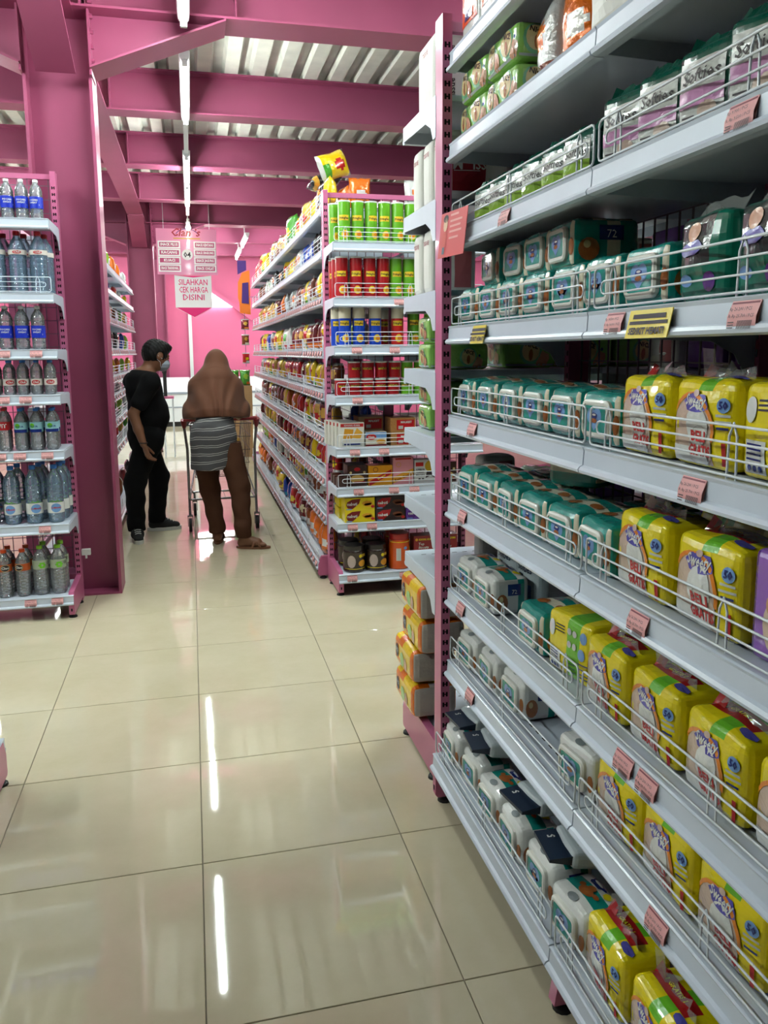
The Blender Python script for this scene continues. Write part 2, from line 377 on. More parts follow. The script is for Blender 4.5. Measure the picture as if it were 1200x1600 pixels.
def gondola(name, label, loc, rz, W, levels, D, H=2.46, D0=None, z0=.075, fences=(), tags={}, bays=1, posts=True, mesh=True, leg=True, seam=.0, mesh_top=None, backshelves=False, cat='shelving'):
    """local frame: width +x from 0..W per bay, shelves stick out to -y from the post line y=0, base at z=0.
    levels: heights of the lower lip edge, top first. returns (root, shelf tops)"""
    global TAGS
    if TAGS is None: TAGS = [tag_mesh(), tag_mesh(l1='Rp 14.500 / PCS', l2='R. Rp 14.000 / PCS'), tag_mesh(l1='Rp 9.900 / PCS', l2='R. Rp 9.500 / PCS')]
    D0 = D0 or D
    root = bpy.data.objects.new(name, None); COL.objects.link(root); root.location = loc; root.rotation_euler = (0,0,rz)
    root.empty_display_size = .1; tag(root, label, cat, 'gondola shelving units')
    for b in range(bays+1):
        if posts:
            px = b*W + (.015 if b == 0 else (-.015 if b == bays else 0))
            obj('upright', post(H), root, (px, 0, 0))
        if leg:
            px = b*W + (.0 if b == 0 else (-.03 if b == bays else -.015))
            tall = b in (0, bays); zl_ = levels[-1]
            q = MB(); q.prism([(-.035,.02),(-D0+.012,.02),(-D0+.03,zl_+.03),(-.035,zl_+.03)] if not tall else [(-.035,.02),(-D0+.012,.02),(-D0+.004,.03),(-D0+.004,.095),(-D0+.03,.15),(-.035,.16)], 'x', px, px+.03, PINKR)
            for z in ((.05,.105) if tall else ()): q.box(px+.011, -D0+.0025 if z < .1 else -D0+.011, z-.008, px+.019, -D0+.02, z+.008, SLOT)
            lg = obj('base_leg', q, root)
            for fy in (-D0+.04, -.08):
                q = MB(); q.lathe([(.0,.022),(.011,.022),(.011,.012),(.022,.008),(.024,0),(0,0)], BLACK, 12, px+.015, fy); obj('foot', q, lg)
    for b in range(bays):
        x0 = b*W
        q = MB(); q.box(x0+.03 if b == 0 else x0+.015, -.012, H-.04, x0+W-(.03 if b == bays-1 else .015), .012, H-.012, PINKR); obj('crossbar', q, root); q = MB(); q.box(x0+.03, -.012, .16, x0+W-.03, .012, .2, PINKR); obj('crossbar', q, root)
        if mesh:
            q = MB(); zt = mesh_top or H-.04; r = .002; x = x0+.05
            while x < x0+W-.03:
                q.box(x-r, -.003, .2, x+r, .001, zt, DARKW); x += .055
            z = .25
            while z < zt:
                q.box(x0+.02, -.001, z-r, x0+W-.02, .003, z+r, DARKW); z += .075
            obj('wire_back', q, root)
        for k, zl in enumerate(levels):
            d = D0 if k == len(levels)-1 else D
            key = (round(W,3), d)
            if key not in SH: SH[key] = shelf_mesh(W-.004, d-.03)
            s = obj('shelf', SH[key], root, (x0+.002, -d, zl))
            if k < len(levels)-1:
                if d not in BR: BR[d] = bracket_mesh(d-.03)
                obj('bracket', BR[d], s, (-.0005, 0, 0)); obj('bracket', BR[d], s, (W-.001, 0, 0))
            if k in fences:
                fk = round(W,3)
                if fk not in FE: FE[fk] = fence_mesh(W-.012)
                obj('wire_fence', FE[fk], s, (.004, 0, .056))
            for t in tags.get((b,k), ()):
                tm_ = TAGS[(k+int(t*97)) % 3]
                to = obj('price_tag', tm_, s, (t, -.006, .004)); to.rotation_euler = (-.22, 0, 0)
    return root
# ------------------------------------------------------------------ shelving units in place
ALLF = tuple(range(9))
RX = 1.20
R_LV = [2.29, 2.036, 1.78, 1.503, 1.232, .962, .672, .43, .108]
g_right = gondola('shelf_gondola', 'tall white shelving run with baby wipes and diaper packs at right', (RX, 2.362, 0), -R90, .89, R_LV, .43, D0=.478, bays=2,
    fences=(2,3,4,5,6,7,8), tags={(0,2):[.42],(1,2):[.41],(0,3):[],(1,3):[.08,.44],(0,4):[.20],(1,4):[.34],(0,5):[.12],(1,5):[.2],(0,6):[.11],(1,6):[.17,.25],(0,7):[.2],(1,7):[.3],(0,8):[]})
g_back = gondola('shelf_gondola', 'shelving run back to back behind the right baby goods shelves', (RX+.075, .592, 0), R90, .89, [2.2,1.9,1.62,1.37,1.15,.9,.66,.4,.1], .42, bays=2, mesh=False, posts=False, leg=False)
CAP_LV = [2.2, 1.895, 1.618, 1.366, 1.15, .905, .68, .09]
g_capr = gondola('shelf_gondola', 'white end unit with tissue packs behind the slotted pink post', (1.672, 2.41, 0), math.pi, .915, CAP_LV, .425, D0=.46, bays=1, mesh=False)
MID_LV = [2.057, 1.741, 1.46, 1.164, .853, .611, .394, .078]
g_mid = gondola('shelf_gondola', 'end unit of the middle gondola stacked with chip cans and biscuits', (.822, 5.0, 0), 0, .93, MID_LV, .36, D0=.375, bays=1, fences=(0,1,2,3,4,5),
    tags={(0,1):[.36],(0,2):[.1,.33],(0,3):[.1],(0,4):[.08,.26],(0,5):[.1,.32,.45],(0,6):[.06,.18],(0,7):[.05,.38]})
SN_LV = [2.316, 2.056, 1.77, 1.44, 1.17, .883, .611, .36, .06]
NB, BW = 6, .965
sx = {}
for b in range(NB):
    for k in range(2, 9): sx[(b,k)] = [.06+.115*i for i in range(8)]
g_snack = gondola('shelf_gondola', 'long snack gondola with wire fences along the right of the aisle', (1.245, 5.048+NB*BW, 0), -R90, BW, SN_LV, .43, D0=.49, bays=NB, fences=ALLF, tags=sx)
WT_LV = [2.136, 1.752, 1.454, 1.209, .903, .491, .078]
g_water = gondola('shelf_gondola', 'end unit of bottled water shelves at left beside the column', (-1.62, 5.0, 0), 0, .92, WT_LV, .375, D0=.385, H=2.5, bays=1, fences=(1,),
    tags={(0,2):[.62,.78],(0,3):[.6,.71],(0,4):[.66,.7-.14,.80],(0,5):[.76],(0,6):[.66,.80]})
LS_LV = [2.15, 1.955, 1.72, 1.465, 1.33-.09, 1.09, .88, .655, .12]
g_left = gondola('shelf_gondola', 'snack shelving behind the nearest column at left of the aisle', (-1.05, 5.42, 0), R90, 1.1, LS_LV, .43, D0=.44, H=2.3, bays=4, fences=(2,3,4,5,6,7,8), tags={(b,k):[.1,.3,.5,.7,.9] for b in range(4) for k in range(2,8)})
g_snb = gondola('shelf_gondola', 'shelving run behind the long snack gondola near its end unit', (1.325, 5.05, 0), R90, .965, SN_LV, .42, bays=2, mesh=False, posts=False, leg=False)
g_near = gondola('shelf_gondola', 'corner of a pink and white shelf unit at the left frame edge', (-.69, 2.37, 0), math.pi, .92, [1.9,1.5,1.2,.9,.6,.35,.1], .48, D0=.485, bays=1)

# ------------------------------------------------------------------ packaging toolkit
class Soft:
    """rounded, slightly bulging pack; front = -y, base z=0"""
    def __init__(s, w, d, h, r=.012, b=.006, bt=.004, crumple=.0012, seed=1, n=(6,4,5)):
        s.w, s.d, s.h, s.r, s.b, s.bt, s.c, s.n = w, d, h, r, b, bt, crumple, n
        s.ph = [random.Random(seed).uniform(0, 6.28) for _ in range(6)]
    def deform(s, x, y, z):
        hw, hd, hh, r = s.w/2, s.d/2, s.h/2, s.r; zc = z-hh
        def c(v, h_): return max(-(h_-r), min(h_-r, v))
        q = Vector((c(x,hw), c(y,hd), c(zc,hh))); dlt = Vector((x,y,zc))-q
        if dlt.length > 1e-7: p = q+dlt.normalized()*r
        else: p = q
        u, v, t = p.x/hw, p.z/hh, p.y/hd
        f = lambda a: max(0, 1-a*a)
        cr = s.c*(math.sin(40*p.x+s.ph[0]+25*p.z)+math.sin(70*p.z+s.ph[1]-30*p.x))
        y2 = p.y + (1 if p.y > 0 else -1)*(s.b*f(u)*f(v)+cr*f(u)*f(v))*abs(t)
        z2 = p.z + (1 if p.z > 0 else -.0)*(s.bt*f(u)*f(t)+s.c*math.sin(50*p.x+35*p.y+s.ph[2])*f(u))*abs(v)
        x2 = p.x + (1 if p.x > 0 else -1)*(s.b*.6*f(v)*f(t))*abs(u)
        return (x2, y2, z2+hh)
    def body(s, mb, matf):
        nx, ny, nz = s.n; r = s.r
        def ax(h_, n): 
            e_ = [-h_, -h_+r*.35, -h_+r]; return e_+[(-h_+r)+(2*h_-2*r)*i/n for i in range(1, n)]+[-x for x in e_[::-1]]
        X, Y, Z = ax(s.w/2, nx), ax(s.d/2, ny), [z+s.h/2 for z in ax(s.h/2, nz)]
        def face(A, B, P, flip, fn):
            for i in range(len(A)-1):
                for j in range(len(B)-1):
                    q = [P(A[i],B[j]), P(A[i+1],B[j]), P(A[i+1],B[j+1]), P(A[i],B[j+1])]
                    cx = [sum(k)/4 for k in zip(*q)]
                    v = [s.deform(*k) for k in q]
                    mb.add(v, [(3,2,1,0)] if flip else [(0,1,2,3)], matf(fn, cx[0]/s.w, cx[1]/s.d, cx[2]/s.h), True)
        face(X, Z, lambda a,b: (a,-s.d/2,b), False, 'front'); face(X, Z, lambda a,b: (a,s.d/2,b), True, 'back')
        face(X, Y, lambda a,b: (a,b,s.h), False, 'top'); face(X, Y, lambda a,b: (a,b,0), True, 'bottom')
        face(Y, Z, lambda a,b: (s.w/2,a,b), False, 'right'); face(Y, Z, lambda a,b: (-s.w/2,a,b), True, 'left')
    def on(s, face, off=.0016):
        """returns map (u,v in metres from face centre / base) -> 3D"""
        if face == 'front':
            def f(u, v): x, y, z = s.deform(u, -s.d/2, v); return (x, y-off, z)
        elif face == 'back':
            def f(u, v): x, y, z = s.deform(-u, s.d/2, v); return (x, y+off, z)
        elif face == 'top':
            def f(u, v): x, y, z = s.deform(u, v, s.h); return (x, y, z+off)
        else:
            def f(u, v): x, y, z = s.deform(s.w/2, u, v); return (x+off, y, z)
        return f
def shape(mb, mp, vf, m):
    v, f = vf; mb.add([mp(a, b) for a, b in v], f, m)
def rect(u0, v0, u1, v1, nx=4, ny=4, slant=0):
    v = [(u0+(u1-u0)*i/nx+slant*(j/ny), v0+(v1-v0)*j/ny) for j in range(ny+1) for i in range(nx+1)]
    return v, [(j*(nx+1)+i, j*(nx+1)+i+1, (j+1)*(nx+1)+i+1, (j+1)*(nx+1)+i) for j in range(ny) for i in range(nx)]
def ell(cu, cv, ru, rv, n=14, a0=0, a1=2*math.pi):
    v = [(cu, cv)]; full = abs(a1-a0-2*math.pi) < 1e-6; k = n if full else n+1
    for rr in (.5, 1): v += [(cu+ru*rr*math.cos(a0+(a1-a0)*i/n), cv+rv*rr*math.sin(a0+(a1-a0)*i/n)) for i in range(k)]
    f = []
    for i in range(n):
        j = (i+1) % k if full else i+1
        f += [(0, 1+i, 1+j), (1+i, 1+k+i, 1+k+j, 1+j)]
    return v, f
def arc(cu, cv, r0u, r0v, t, a0, a1, n=14):
    v = [];
    for i in range(n+1):
        a = a0+(a1-a0)*i/n; v += [(cu+r0u*math.cos(a), cv+r0v*math.sin(a)), (cu+(r0u+t)*math.cos(a), cv+(r0v+t)*math.sin(a))]
    return v, [(2*i, 2*i+1, 2*i+3, 2*i+2) for i in range(n)]
def txt(s, u, v, size, bold=0, shear=0, wmax=None, sy=1, rot=0):
    vs, f = text_geo(s, size, bold, shear, 'CENTER')
    if wmax:
        w = max(a for a, b in vs)-min(a for a, b in vs); k = min(1, wmax/w) if w else 1
    else: k = 1
    cr, sr = math.cos(rot), math.sin(rot)
    return [(u+(a*k)*cr-(b*sy)*sr, v+(a*k)*sr+(b*sy)*cr) for a, b in vs], f
def blob(cu, cv, ru, rv, wob, n=16, seed=0):
    r = random.Random(seed); k = [1+r.uniform(-wob, wob) for _ in range(n)]
    return [(cu, cv)]+[(cu+ru*k[i]*math.cos(2*math.pi*i/n), cv+rv*k[i]*math.sin(2*math.pi*i/n)) for i in range(n)], [(0, 1+i, 1+(i+1)%n) for i in range(n)]
film = lambda n, c, **k: mat(n, c, **{**dict(rough=.22, coat=.5, bump=.42, bscale=36), **k})
TEAL = film('teal_film', (10, 150, 138)); CREAM = film('cream_film', (236, 226, 200)); PWHITE = film('white_film', (232, 232, 228))
BEAR = film('bear_brown', (168, 96, 44)); NAVY = film('navy_print', (24, 44, 120)); SKYB = film('sky_blue_print', (120, 165, 220)); LIDW = mat('lid_white', (240, 238, 228), .35, coat=.2)
YELF = film('yellow_film', (250, 226, 14)); GREENF = film('lime_green_print', (110, 196, 40)); ORANGE = film('orange_print', (240, 140, 40)); PALE = film('pale_baby_print', (214, 186, 168))
REDF = film('red_film', (178, 22, 24)); PURPB = film('violet_blue_print', (88, 84, 176)); GREYW = film('greyish_print', (206, 206, 200))
DKG = film('dark_green_foil', (8, 84, 66), rough=.2, bump=.35, bscale=30); PINKL = film('pink_print', (214, 150, 196)); LIME = film('lime_print', (150, 190, 60))
CLEARF = clear('clear_film', (225, 228, 222), .22); PURPLE = film('purple_film', (150, 96, 190)); PURPD = film('dark_purple_film', (88, 40, 130))
LGREEN = film('light_green_film', (150, 205, 100)); SKIN_P = film('hand_print', (206, 148, 112)); BEIGE = film('beige_print', (226, 200, 140)); DKBR = film('dark_brown_print', (60, 34, 24))
NAVYC = mat('navy_card', (16, 34, 58), .35, coat=.2); TISSW = mat('tissue_white', (236, 232, 224), .55, bump=.15, bscale=30); PAPERE = mat('paper_end', (206, 198, 188), .8, bump=.2, bscale=70)
def kit_place(kit, name, label, cat, group, loc, rz, scale=1, tilt=None):
    """kit: [(part name, mesh, parent index, label)] ; first entry is the thing itself"""
    os = []
    for i, (pn, me, par, lb) in enumerate(kit):
        o = bpy.data.objects.new(name if i == 0 else pn, me); COL.objects.link(o)
        if i == 0:
            o.location = loc; o.rotation_euler = (tilt[0], tilt[1], rz) if tilt else (0,0,rz); o.scale = (scale,)*3
            tag(o, label, cat, group)
        else:
            o.parent = os[par]
            if lb: o['label'] = lb
        os.append(o)
    return os[0]
def prints(P):
    """printing of a pack, one part for each side that carries some"""
    side = {}
    for f, m, sm in zip(P.f, P.m, P.sm):
        a, b, c = (Vector(P.v[i]) for i in f[:3]); n = (b-a).cross(c-a); ax = max(range(3), key=lambda i: abs(n[i]))
        cen = sum(P.v[i][ax] for i in f)/len(f)
        key = {0: 'side_print', 1: 'front_print' if cen < 0 else 'back_print', 2: 'top_print'}[ax]
        side.setdefault(key, []).append((f, m, sm))
    out = []
    for key, fs in side.items():
        Q = MB(); Q.mats = P.mats; mp_ = {}
        for f, m, sm in fs:
            g = []
            for i in f:
                if i not in mp_: mp_[i] = len(Q.v); Q.v.append(P.v[i])
                g.append(mp_[i])
            Q.f.append(tuple(g)); Q.m.append(m); Q.sm.append(sm)
        out.append((key, Q.mesh(key), 0, None))
    return out
def M_(fn, name):
    m = MB(); fn(m); return m.mesh(name)

# --- wipe packs with a flip lid
def wipe_kit(white=False, seed=1, wd=.146, dp=.165, ht=.108):
    S = Soft(wd, dp, ht, .016, .005, .008, .0024, seed)
    base, band = (PWHITE, TEAL) if white else (TEAL, CREAM)
    def mf(fc, x, y, z):
        if fc in ('top', 'bottom'):
            if white: return band if -.18 < y < .12 else base
            return band if (-.22 < y < -.02 or .22 < y < .34) else base
        if fc == 'front': return base if white or abs(x) < .36 else CREAM
        if fc == 'right': return base if y < .1 or y > .3 else band
        return base
    body = M_(lambda m: S.body(m, mf), 'wipe_pack')
    L = MB(); lw, lh, t = .104, .078, .012; zc = ht*.5
    def rr(w, h, r, n=4):
        p = []
        for cx, cz, a0 in ((w/2-r,h/2-r,0),(-w/2+r,h/2-r,1),(-w/2+r,-h/2+r,2),(w/2-r,-h/2+r,3)):
            for i in range(n+1):
                a = (a0+i/n)*R90; p.append((cx+r*math.cos(a), cz+r*math.sin(a)))
        return p
    y0 = -dp/2-.001
    o = rr(lw, lh, .016); o2 = rr(lw-.008, lh-.008, .013); i1 = rr(lw-.018, lh-.018, .009); n = len(o)
    rings = [[(a, y0+.006, zc+b) for a, b in o], [(a, y0-t*.7, zc+b) for a, b in o], [(a, y0-t, zc+b) for a, b in o2], [(a, y0-t, zc+b) for a, b in i1], [(a, y0-t+.002, zc+b) for a, b in i1]]
    for q in range(4): L.add(rings[q]+rings[q+1], [(k, n+k, n+(k+1)%n, (k+1)%n) for k in range(n)], LIDW, q < 2)
    L.add(rings[4], [tuple(range(n-1,-1,-1))], LIDW)
    lid = L.mesh('flip_lid')
    K = MB(); y1 = y0-t+.0012; mp = lambda a, b: (a, y1, zc+b); mp2 = lambda a, b: (a, y1-.0006, zc+b); mp3 = lambda a, b: (a, y1-.0012, zc+b)
    st = rr(lw-.024, lh-.024, .007)
    K.add([mp(a, b) for a, b in st], [tuple(range(len(st)-1,-1,-1))], TEAL)
    shape(K, mp2, ell(-.011, .006, .016, .017), SKYB); shape(K, mp2, ell(.011, .006, .016, .017), SKYB); shape(K, mp2, ([(-.024,0),(0,-.024),(.024,0)], [(0,1,2)]), SKYB)
    shape(K, mp3, blob(.0, .007, .013, .006, .2, 12, 3), NAVY); shape(K, mp3, ell(.0, -.003, .011, .005), BEAR); shape(K, lambda a,b: (a, y1-.0016, zc+b), ell(.001, .009, .007, .0022), PWHITE)
    P = MB(); f, tp, sd = S.on('front'), S.on('top'), S.on('right')
    shape(P, f, ell(.064, ht*.42, .009, .02), BEAR)
    kx = dp/.165
    shape(P, sd, ell(-.045*kx, ht*.36, .026*kx, .026), BEAR); shape(P, S.on('right', .0022), ell(-.05*kx, ht*.46, .009*kx, .009), BEIGE)
    if dp > .09: shape(P, sd, rect(-.02*kx, ht*.55, .04*kx, ht*.86, 3, 2), NAVY); shape(P, S.on('right', .0026), txt('72', .01*kx, ht*.6, .026*kx), PWHITE)
    if white:
        shape(P, tp, ell(0, -.006, .022, .014), BEAR); shape(P, tp, ell(0, .010, .011, .010), BEAR); shape(P, tp, ell(-.026, .002, .009, .007), BEAR); shape(P, tp, ell(.026, .002, .009, .007), BEAR)
        shape(P, tp, blob(-.012, .036, .026, .012, .25, 12, 5), NAVY); shape(P, S.on('top', .0024), ell(-.012, .037, .015, .004), PWHITE); shape(P, tp, blob(.03, .034, .01, .014, .3, 10, 2), YELF); shape(P, tp, ell(0, -.04, .018, .010), mat('grey_print', (120,128,130), .5))
    else:
        shape(P, tp, blob(.03, .06*kx, .03, .016*kx, .25, 12, 5), NAVY); shape(P, tp, ell(-.035, -.03*kx, .02, .017*kx), BEAR); shape(P, tp, ell(.045, -.02*kx, .016, .015*kx), BEAR)
    return [('body', body, 0, None), ('flip_lid', lid, 0, 'white flip lid'), ('lid_sticker', K.mesh('lid_sticker'), 1, 'teal lid sticker with a blue heart'), *prints(P)]
WK = [wipe_kit(False, s) for s in (1, 2)]; WKF = wipe_kit(False, 7, dp=.072); WW = [wipe_kit(True, s, dp=.11) for s in (3, 4)]; WWD = .11

# --- yellow diaper-pad packs
def sweety_kit(seed=1, w=.162, d=.11, h=.145):
    S = Soft(w, d, h, .016, .009, .006, .0024, seed, (7,4,6))
    def mf(fc, x, y, z):
        if fc == 'top': return REDF if -.1 < y < .2 and x < .33 else (GREENF if -.02 < x < .17 else YELF)
        if fc == 'front': return GREENF if -.06 < x < .13 and z > .84 else YELF
        return YELF
    body = M_(lambda m: S.body(m, mf), 'pad_pack')
    P = MB(); f = S.on('front'); f2 = S.on('front', .0026); f3 = S.on('front', .0036); f4 = S.on('front', .0046); tp = S.on('top', .0022)
    cx, cz = -.02, .062
    shape(P, f, ell(cx, cz, .056, .056, 18, -.0, math.pi), PALE); shape(P, f, rect(cx-.056, .006, cx+.056, cz, 6, 3), PALE)
    shape(P, f2, rect(cx-.05, .006, cx+.045, .034, 4, 2), PWHITE)
    shape(P, f2, ell(cx+.018, cz+.008, .03, .036, 14), PWHITE)
    shape(P, f2, arc(cx, cz, .056, .056, .007, -.25, math.pi+.25), ORANGE)
    shape(P, f2, blob(cx+.012, .108, .037, .018, .16, 14, 7), PURPB); shape(P, f3, txt('Sweety', cx+.012, .103, .026, .0006, .1, .06), PWHITE); shape(P, f3, ell(cx+.012, .124, .008, .006), PALE)
    for k, (t, z) in enumerate((('BELI', .045), ('GRATIS', .022))): shape(P, f3, txt(t, cx+.022+.004*k, z, .024, .0008, 0, .062), RED)
    shape(P, f3, txt('1', .066, .012, .05, .0015), RED)
    shape(P, f2, ell(.06, .106, .013, .012), SKYB); shape(P, f3, txt('50', .06, .1005, .017, .0006), NAVY)
    for z, u in ((.088, .014), (.078, .016), (.068, .012)): shape(P, f2, rect(.06-u, z, .06+u, z+.004, 2, 1), GREYW if z > .07 else NAVY)
    shape(P, tp, txt('BELI 1 GRATIS 1', -.028, -.004, .014, .0004, 0, .095), YEL)
    shape(P, tp, blob(.052, -.03, .017, .011, .2, 10, 2), PURPB); shape(P, S.on('front', .003), arc(cx+.026, .036, .03, .034, .0016, 0, 2*math.pi, 18), GREYW)
    C = MB(); r = random.Random(seed)
    # torn clear film crest along the top with a red tip
    n = 9; v = []
    for i in range(n):
        u = -w/2+.01+(w-.03)*i/(n-1); hgt = .014+.018*r.random()+(.02 if i < 2 else 0)
        v += [(u, -.01+.004*r.random(), h-.004), (u+.004*r.uniform(-1,1), .006+.02*r.uniform(-1,1), h+hgt)]
    C.add(v, [(2*i, 2*i+2, 2*i+3, 2*i+1) for i in range(n-1)], CLEARF, True)
    C.add([(-w/2+.006, -.012, h-.006), (-w/2+.04, -.012, h-.002), (-w/2+.034, .004, h+.016), (-w/2+.012, .004, h+.024)], [(0,1,2,3)], REDF)
    return [('body', body, 0, None), *prints(P), ('film_crest', C.mesh('film_crest'), 0, 'crumpled clear film along the top')]
SW = [sweety_kit(s) for s in (1, 2, 3)]
def sweety_back_kit(seed=5, w=.175, d=.11, h=.145):
    S = Soft(w, d, h, .014, .008, .004, .0016, seed)
    body = M_(lambda m: S.body(m, lambda fc, x, y, z: GREENF if 0 < x < .22 else YELF), 'pad_pack')
    P = MB(); f = S.on('front'); f2 = S.on('front', .0026)
    for i, (u, z) in enumerate(((.01,.115),(.03,.115),(.01,.085),(.03,.085))): shape(P, f, ell(u, z, .008, .008), GREYW)
    shape(P, f, ell(.062, .115, .012, .014), SKYB); shape(P, f, ell(.058, .075, .012, .014), SKYB); shape(P, f, ell(-.062, .105, .014, .02), PWHITE)
    for z in (.118, .111, .104): shape(P, f, rect(-.045, z, -.008, z+.003, 3, 1), INK)
    shape(P, f, rect(-.072, .01, -.022, .06, 4, 3), PWHITE)
    for z in (.052, .045, .038, .03): shape(P, f2, rect(-.068, z, -.03, z+.003, 3, 1), NAVY)
    for u in (-.06, -.047, -.034): shape(P, f2, ell(u, .018, .005, .005), NAVY)
    for z in (.02, .03, .04, .05): shape(P, f2, rect(.004, z, .036, z+.004, 2, 1), mat('deep_green_print', (20, 90, 30), .4))
    for z in (.02, .028, .04, .052): shape(P, f2, rect(.048, z, .08, z+.0025, 2, 1), NAVY)
    return [('body', body, 0, None), *prints(P)]
SWB = sweety_back_kit()
# --- foil standing packs
def softies_kit(col, seed=1, w=.112, d=.075, h=.135):
    S = Soft(w, d, h, .014, .007, .002, .002, seed)
    body = M_(lambda m: S.body(m, lambda *a: DKG), 'diaper_pack')
    P = MB(); f = S.on('front'); f2 = S.on('front', .0026); f3 = S.on('front', .0036)
    shape(P, f, rect(-.046, .012, .044, .112, 5, 5), GREYW); shape(P, f2, rect(-.046, .04, .044, .066, 5, 2), col)
    shape(P, f3, txt('Softies', 0, .076, .03, .0004, .1, .076), INK); shape(P, f2, ell(.012, .03, .02, .014), GREENF if col is LIME else PALE)
    for z in (.017, .024): shape(P, f2, rect(-.04, z, -.014, z+.003, 2, 1), INK)
    C = MB(); r = random.Random(seed); n = 9; v = []
    for i in range(n):
        u = -w/2+.004+(w-.008)*i/(n-1)
        v += [(u, -.02, h-.006), (u*.95, .006*r.uniform(-1,1), h+.016+.012*r.random()), (u, .02, h-.006)]
    C.add(v, [q for i in range(n-1) for q in ((3*i, 3*i+3, 3*i+4, 3*i+1), (3*i+1, 3*i+4, 3*i+5, 3*i+2))], DKG)
    return [('body', body, 0, None), *prints(P), ('crimped_top', C.mesh('crimped_top'), 0, None)]
SFP = [softies_kit(PINKL, s) for s in (1, 2)]; SFL = [softies_kit(LIME, s) for s in (3, 4)]
def darkpack_kit(seed=3, w=.13, d=.09, h=.14):
    S = Soft(w, d, h, .018, .01, .003, .003, seed)
    GT = film('deep_teal_film', (10, 120, 96), rough=.18, bump=.4, bscale=22); GX = film('smoky_film', (40, 52, 50), rough=.15, bump=.4, bscale=22)
    body = M_(lambda m: S.body(m, lambda fc, x, y, z: GX if (fc == 'front' and z > .45 and x < .3) else GT), 'diaper_pack')
    P = MB(); f = S.on('front'); f2 = S.on('front', .0028)
    shape(P, f, ell(-.012, .112, .016, .016), SKIN_P); shape(P, f, blob(-.012, .086, .034, .014, .2, 12, 4), PURPB); shape(P, f, ell(.03, .03, .014, .016), PURPD); shape(P, f, ell(-.03, .035, .018, .01), SKYB)
    C = MB(); r = random.Random(seed); n = 8; v = []
    for i in range(n):
        u = -w/2+.006+(w-.012)*i/(n-1); v += [(u, -.018, h-.006), (u, .004, h+.02+.012*r.random())]
    C.add(v, [(2*i, 2*i+2, 2*i+3, 2*i+1) for i in range(n-1)], CLEARF, True)
    return [('body', body, 0, None), *prints(P), ('film_crest', C.mesh('film_crest'), 0, None)]
DKP = darkpack_kit()
def purple_kit():
    w, d, h = .17, .1, .17; S = Soft(w, d, h, .012, .006, .003, .001, 4)
    body = M_(lambda m: S.body(m, lambda fc, x, y, z: PURPD if (fc == 'left' or (fc == 'front' and x < -.36)) else PURPLE), 'diaper_pack')
    P = MB(); f = S.on('front'); f2 = S.on('front', .0028)
    shape(P, f, rect(-.02, .105, .075, .148, 4, 3), REDF)
    for t, z in (('BELI', .129), ('GRATIS', .110)): shape(P, f2, txt(t, .018, z, .02, .0007, 0, .06), YEL)
    shape(P, f, ell(-.03, .06, .022, .04), PALE); shape(P, f2, ell(-.032, .095, .013, .016), SKIN_P); shape(P, f, ell(.045, .06, .022, .026), PWHITE)
    return [('body', body, 0, None), *prints(P)]
PUR = purple_kit()
def header_kit(seed=1):
    """flat white bag with a navy folded header card"""
    w, d, h = .13, .045, .15; S = Soft(w, d, h, .014, .006, .0, .002, seed)
    body = M_(lambda m: S.body(m, lambda *a: film('milky_film', (196, 206, 210), rough=.2, bump=.3, bscale=25)), 'header_pack')
    P = MB()
    for fc in ('front', 'back'):
        f = S.on(fc); shape(P, f, txt('Softies', 0, .105, .032, .0005, 0, .1), NAVYC); shape(P, f, rect(-.03, .085, .0, .098, 2, 1), NAVYC); shape(P, f, rect(-.04, .03, .04, .07, 4, 3), SKYB)
    C = MB(); C.prism([(-.012, h-.01), (.012, h-.01), (.004, h+.055), (-.004, h+.055)], 'x', -w/2+.006, w/2-.006, NAVYC)
    v, fcs = txt('5', .03, 0, .026, .0008)
    for sg in (-1, 1): C.add([(a*-sg, sg*(.012-.008*(b+.022)/.065+.0012), h+.012+b) for a, b in v], fcs, PWHITE)
    return [('body', body, 0, None), *prints(P), ('header_card', C.mesh('header_card'), 0, 'navy header card')]
HDR = header_kit()
# --- tissue packs
def nice_kit(seed=1, w=.24, d=.12, h=.105):
    S = Soft(w, d, h, .02, .008, .006, .002, seed)
    body = M_(lambda m: S.body(m, lambda fc, x, y, z: LGREEN), 'tissue_pack')
    P = MB()
    for fc, W_ in (('front', w), ('right', d), ('back', w)):
        f = S.on(fc); f2 = S.on(fc, .0026); f3 = S.on(fc, .0036)
        for c in ((-W_*.26, W_*.24) if W_ > .2 else (0,)):
            shape(P, f, ell(c, .055, .042, .044, 14), film('pale_green_print', (120,190,140))); shape(P, f2, ell(c, .058, .033, .036, 14), BEIGE); shape(P, f3, txt('NICE', c, .07, .022, .0006, 0, .05, rot=-.25), DKBR)
            shape(P, f3, ell(c, .045, .008, .02, 10), BEAR)
            shape(P, f2, blob(c+.05, .03, .016, .03, .2, 12, 2), SKIN_P); shape(P, f2, blob(c+.034, .02, .012, .02, .25, 10, 6), SKIN_P)
            shape(P, f3, ell(c+.052, .062, .005, .006, 8), NAVY)
        shape(P, f, rect(-W_*.45, .004, W_*.45, .014, 6, 1), mat('silver_print', (180,190,186), .3))
    return [('body', body, 0, None), *prints(P)]
NICE = nice_kit(); NICEB = nice_kit(2, .2, .19, .118)
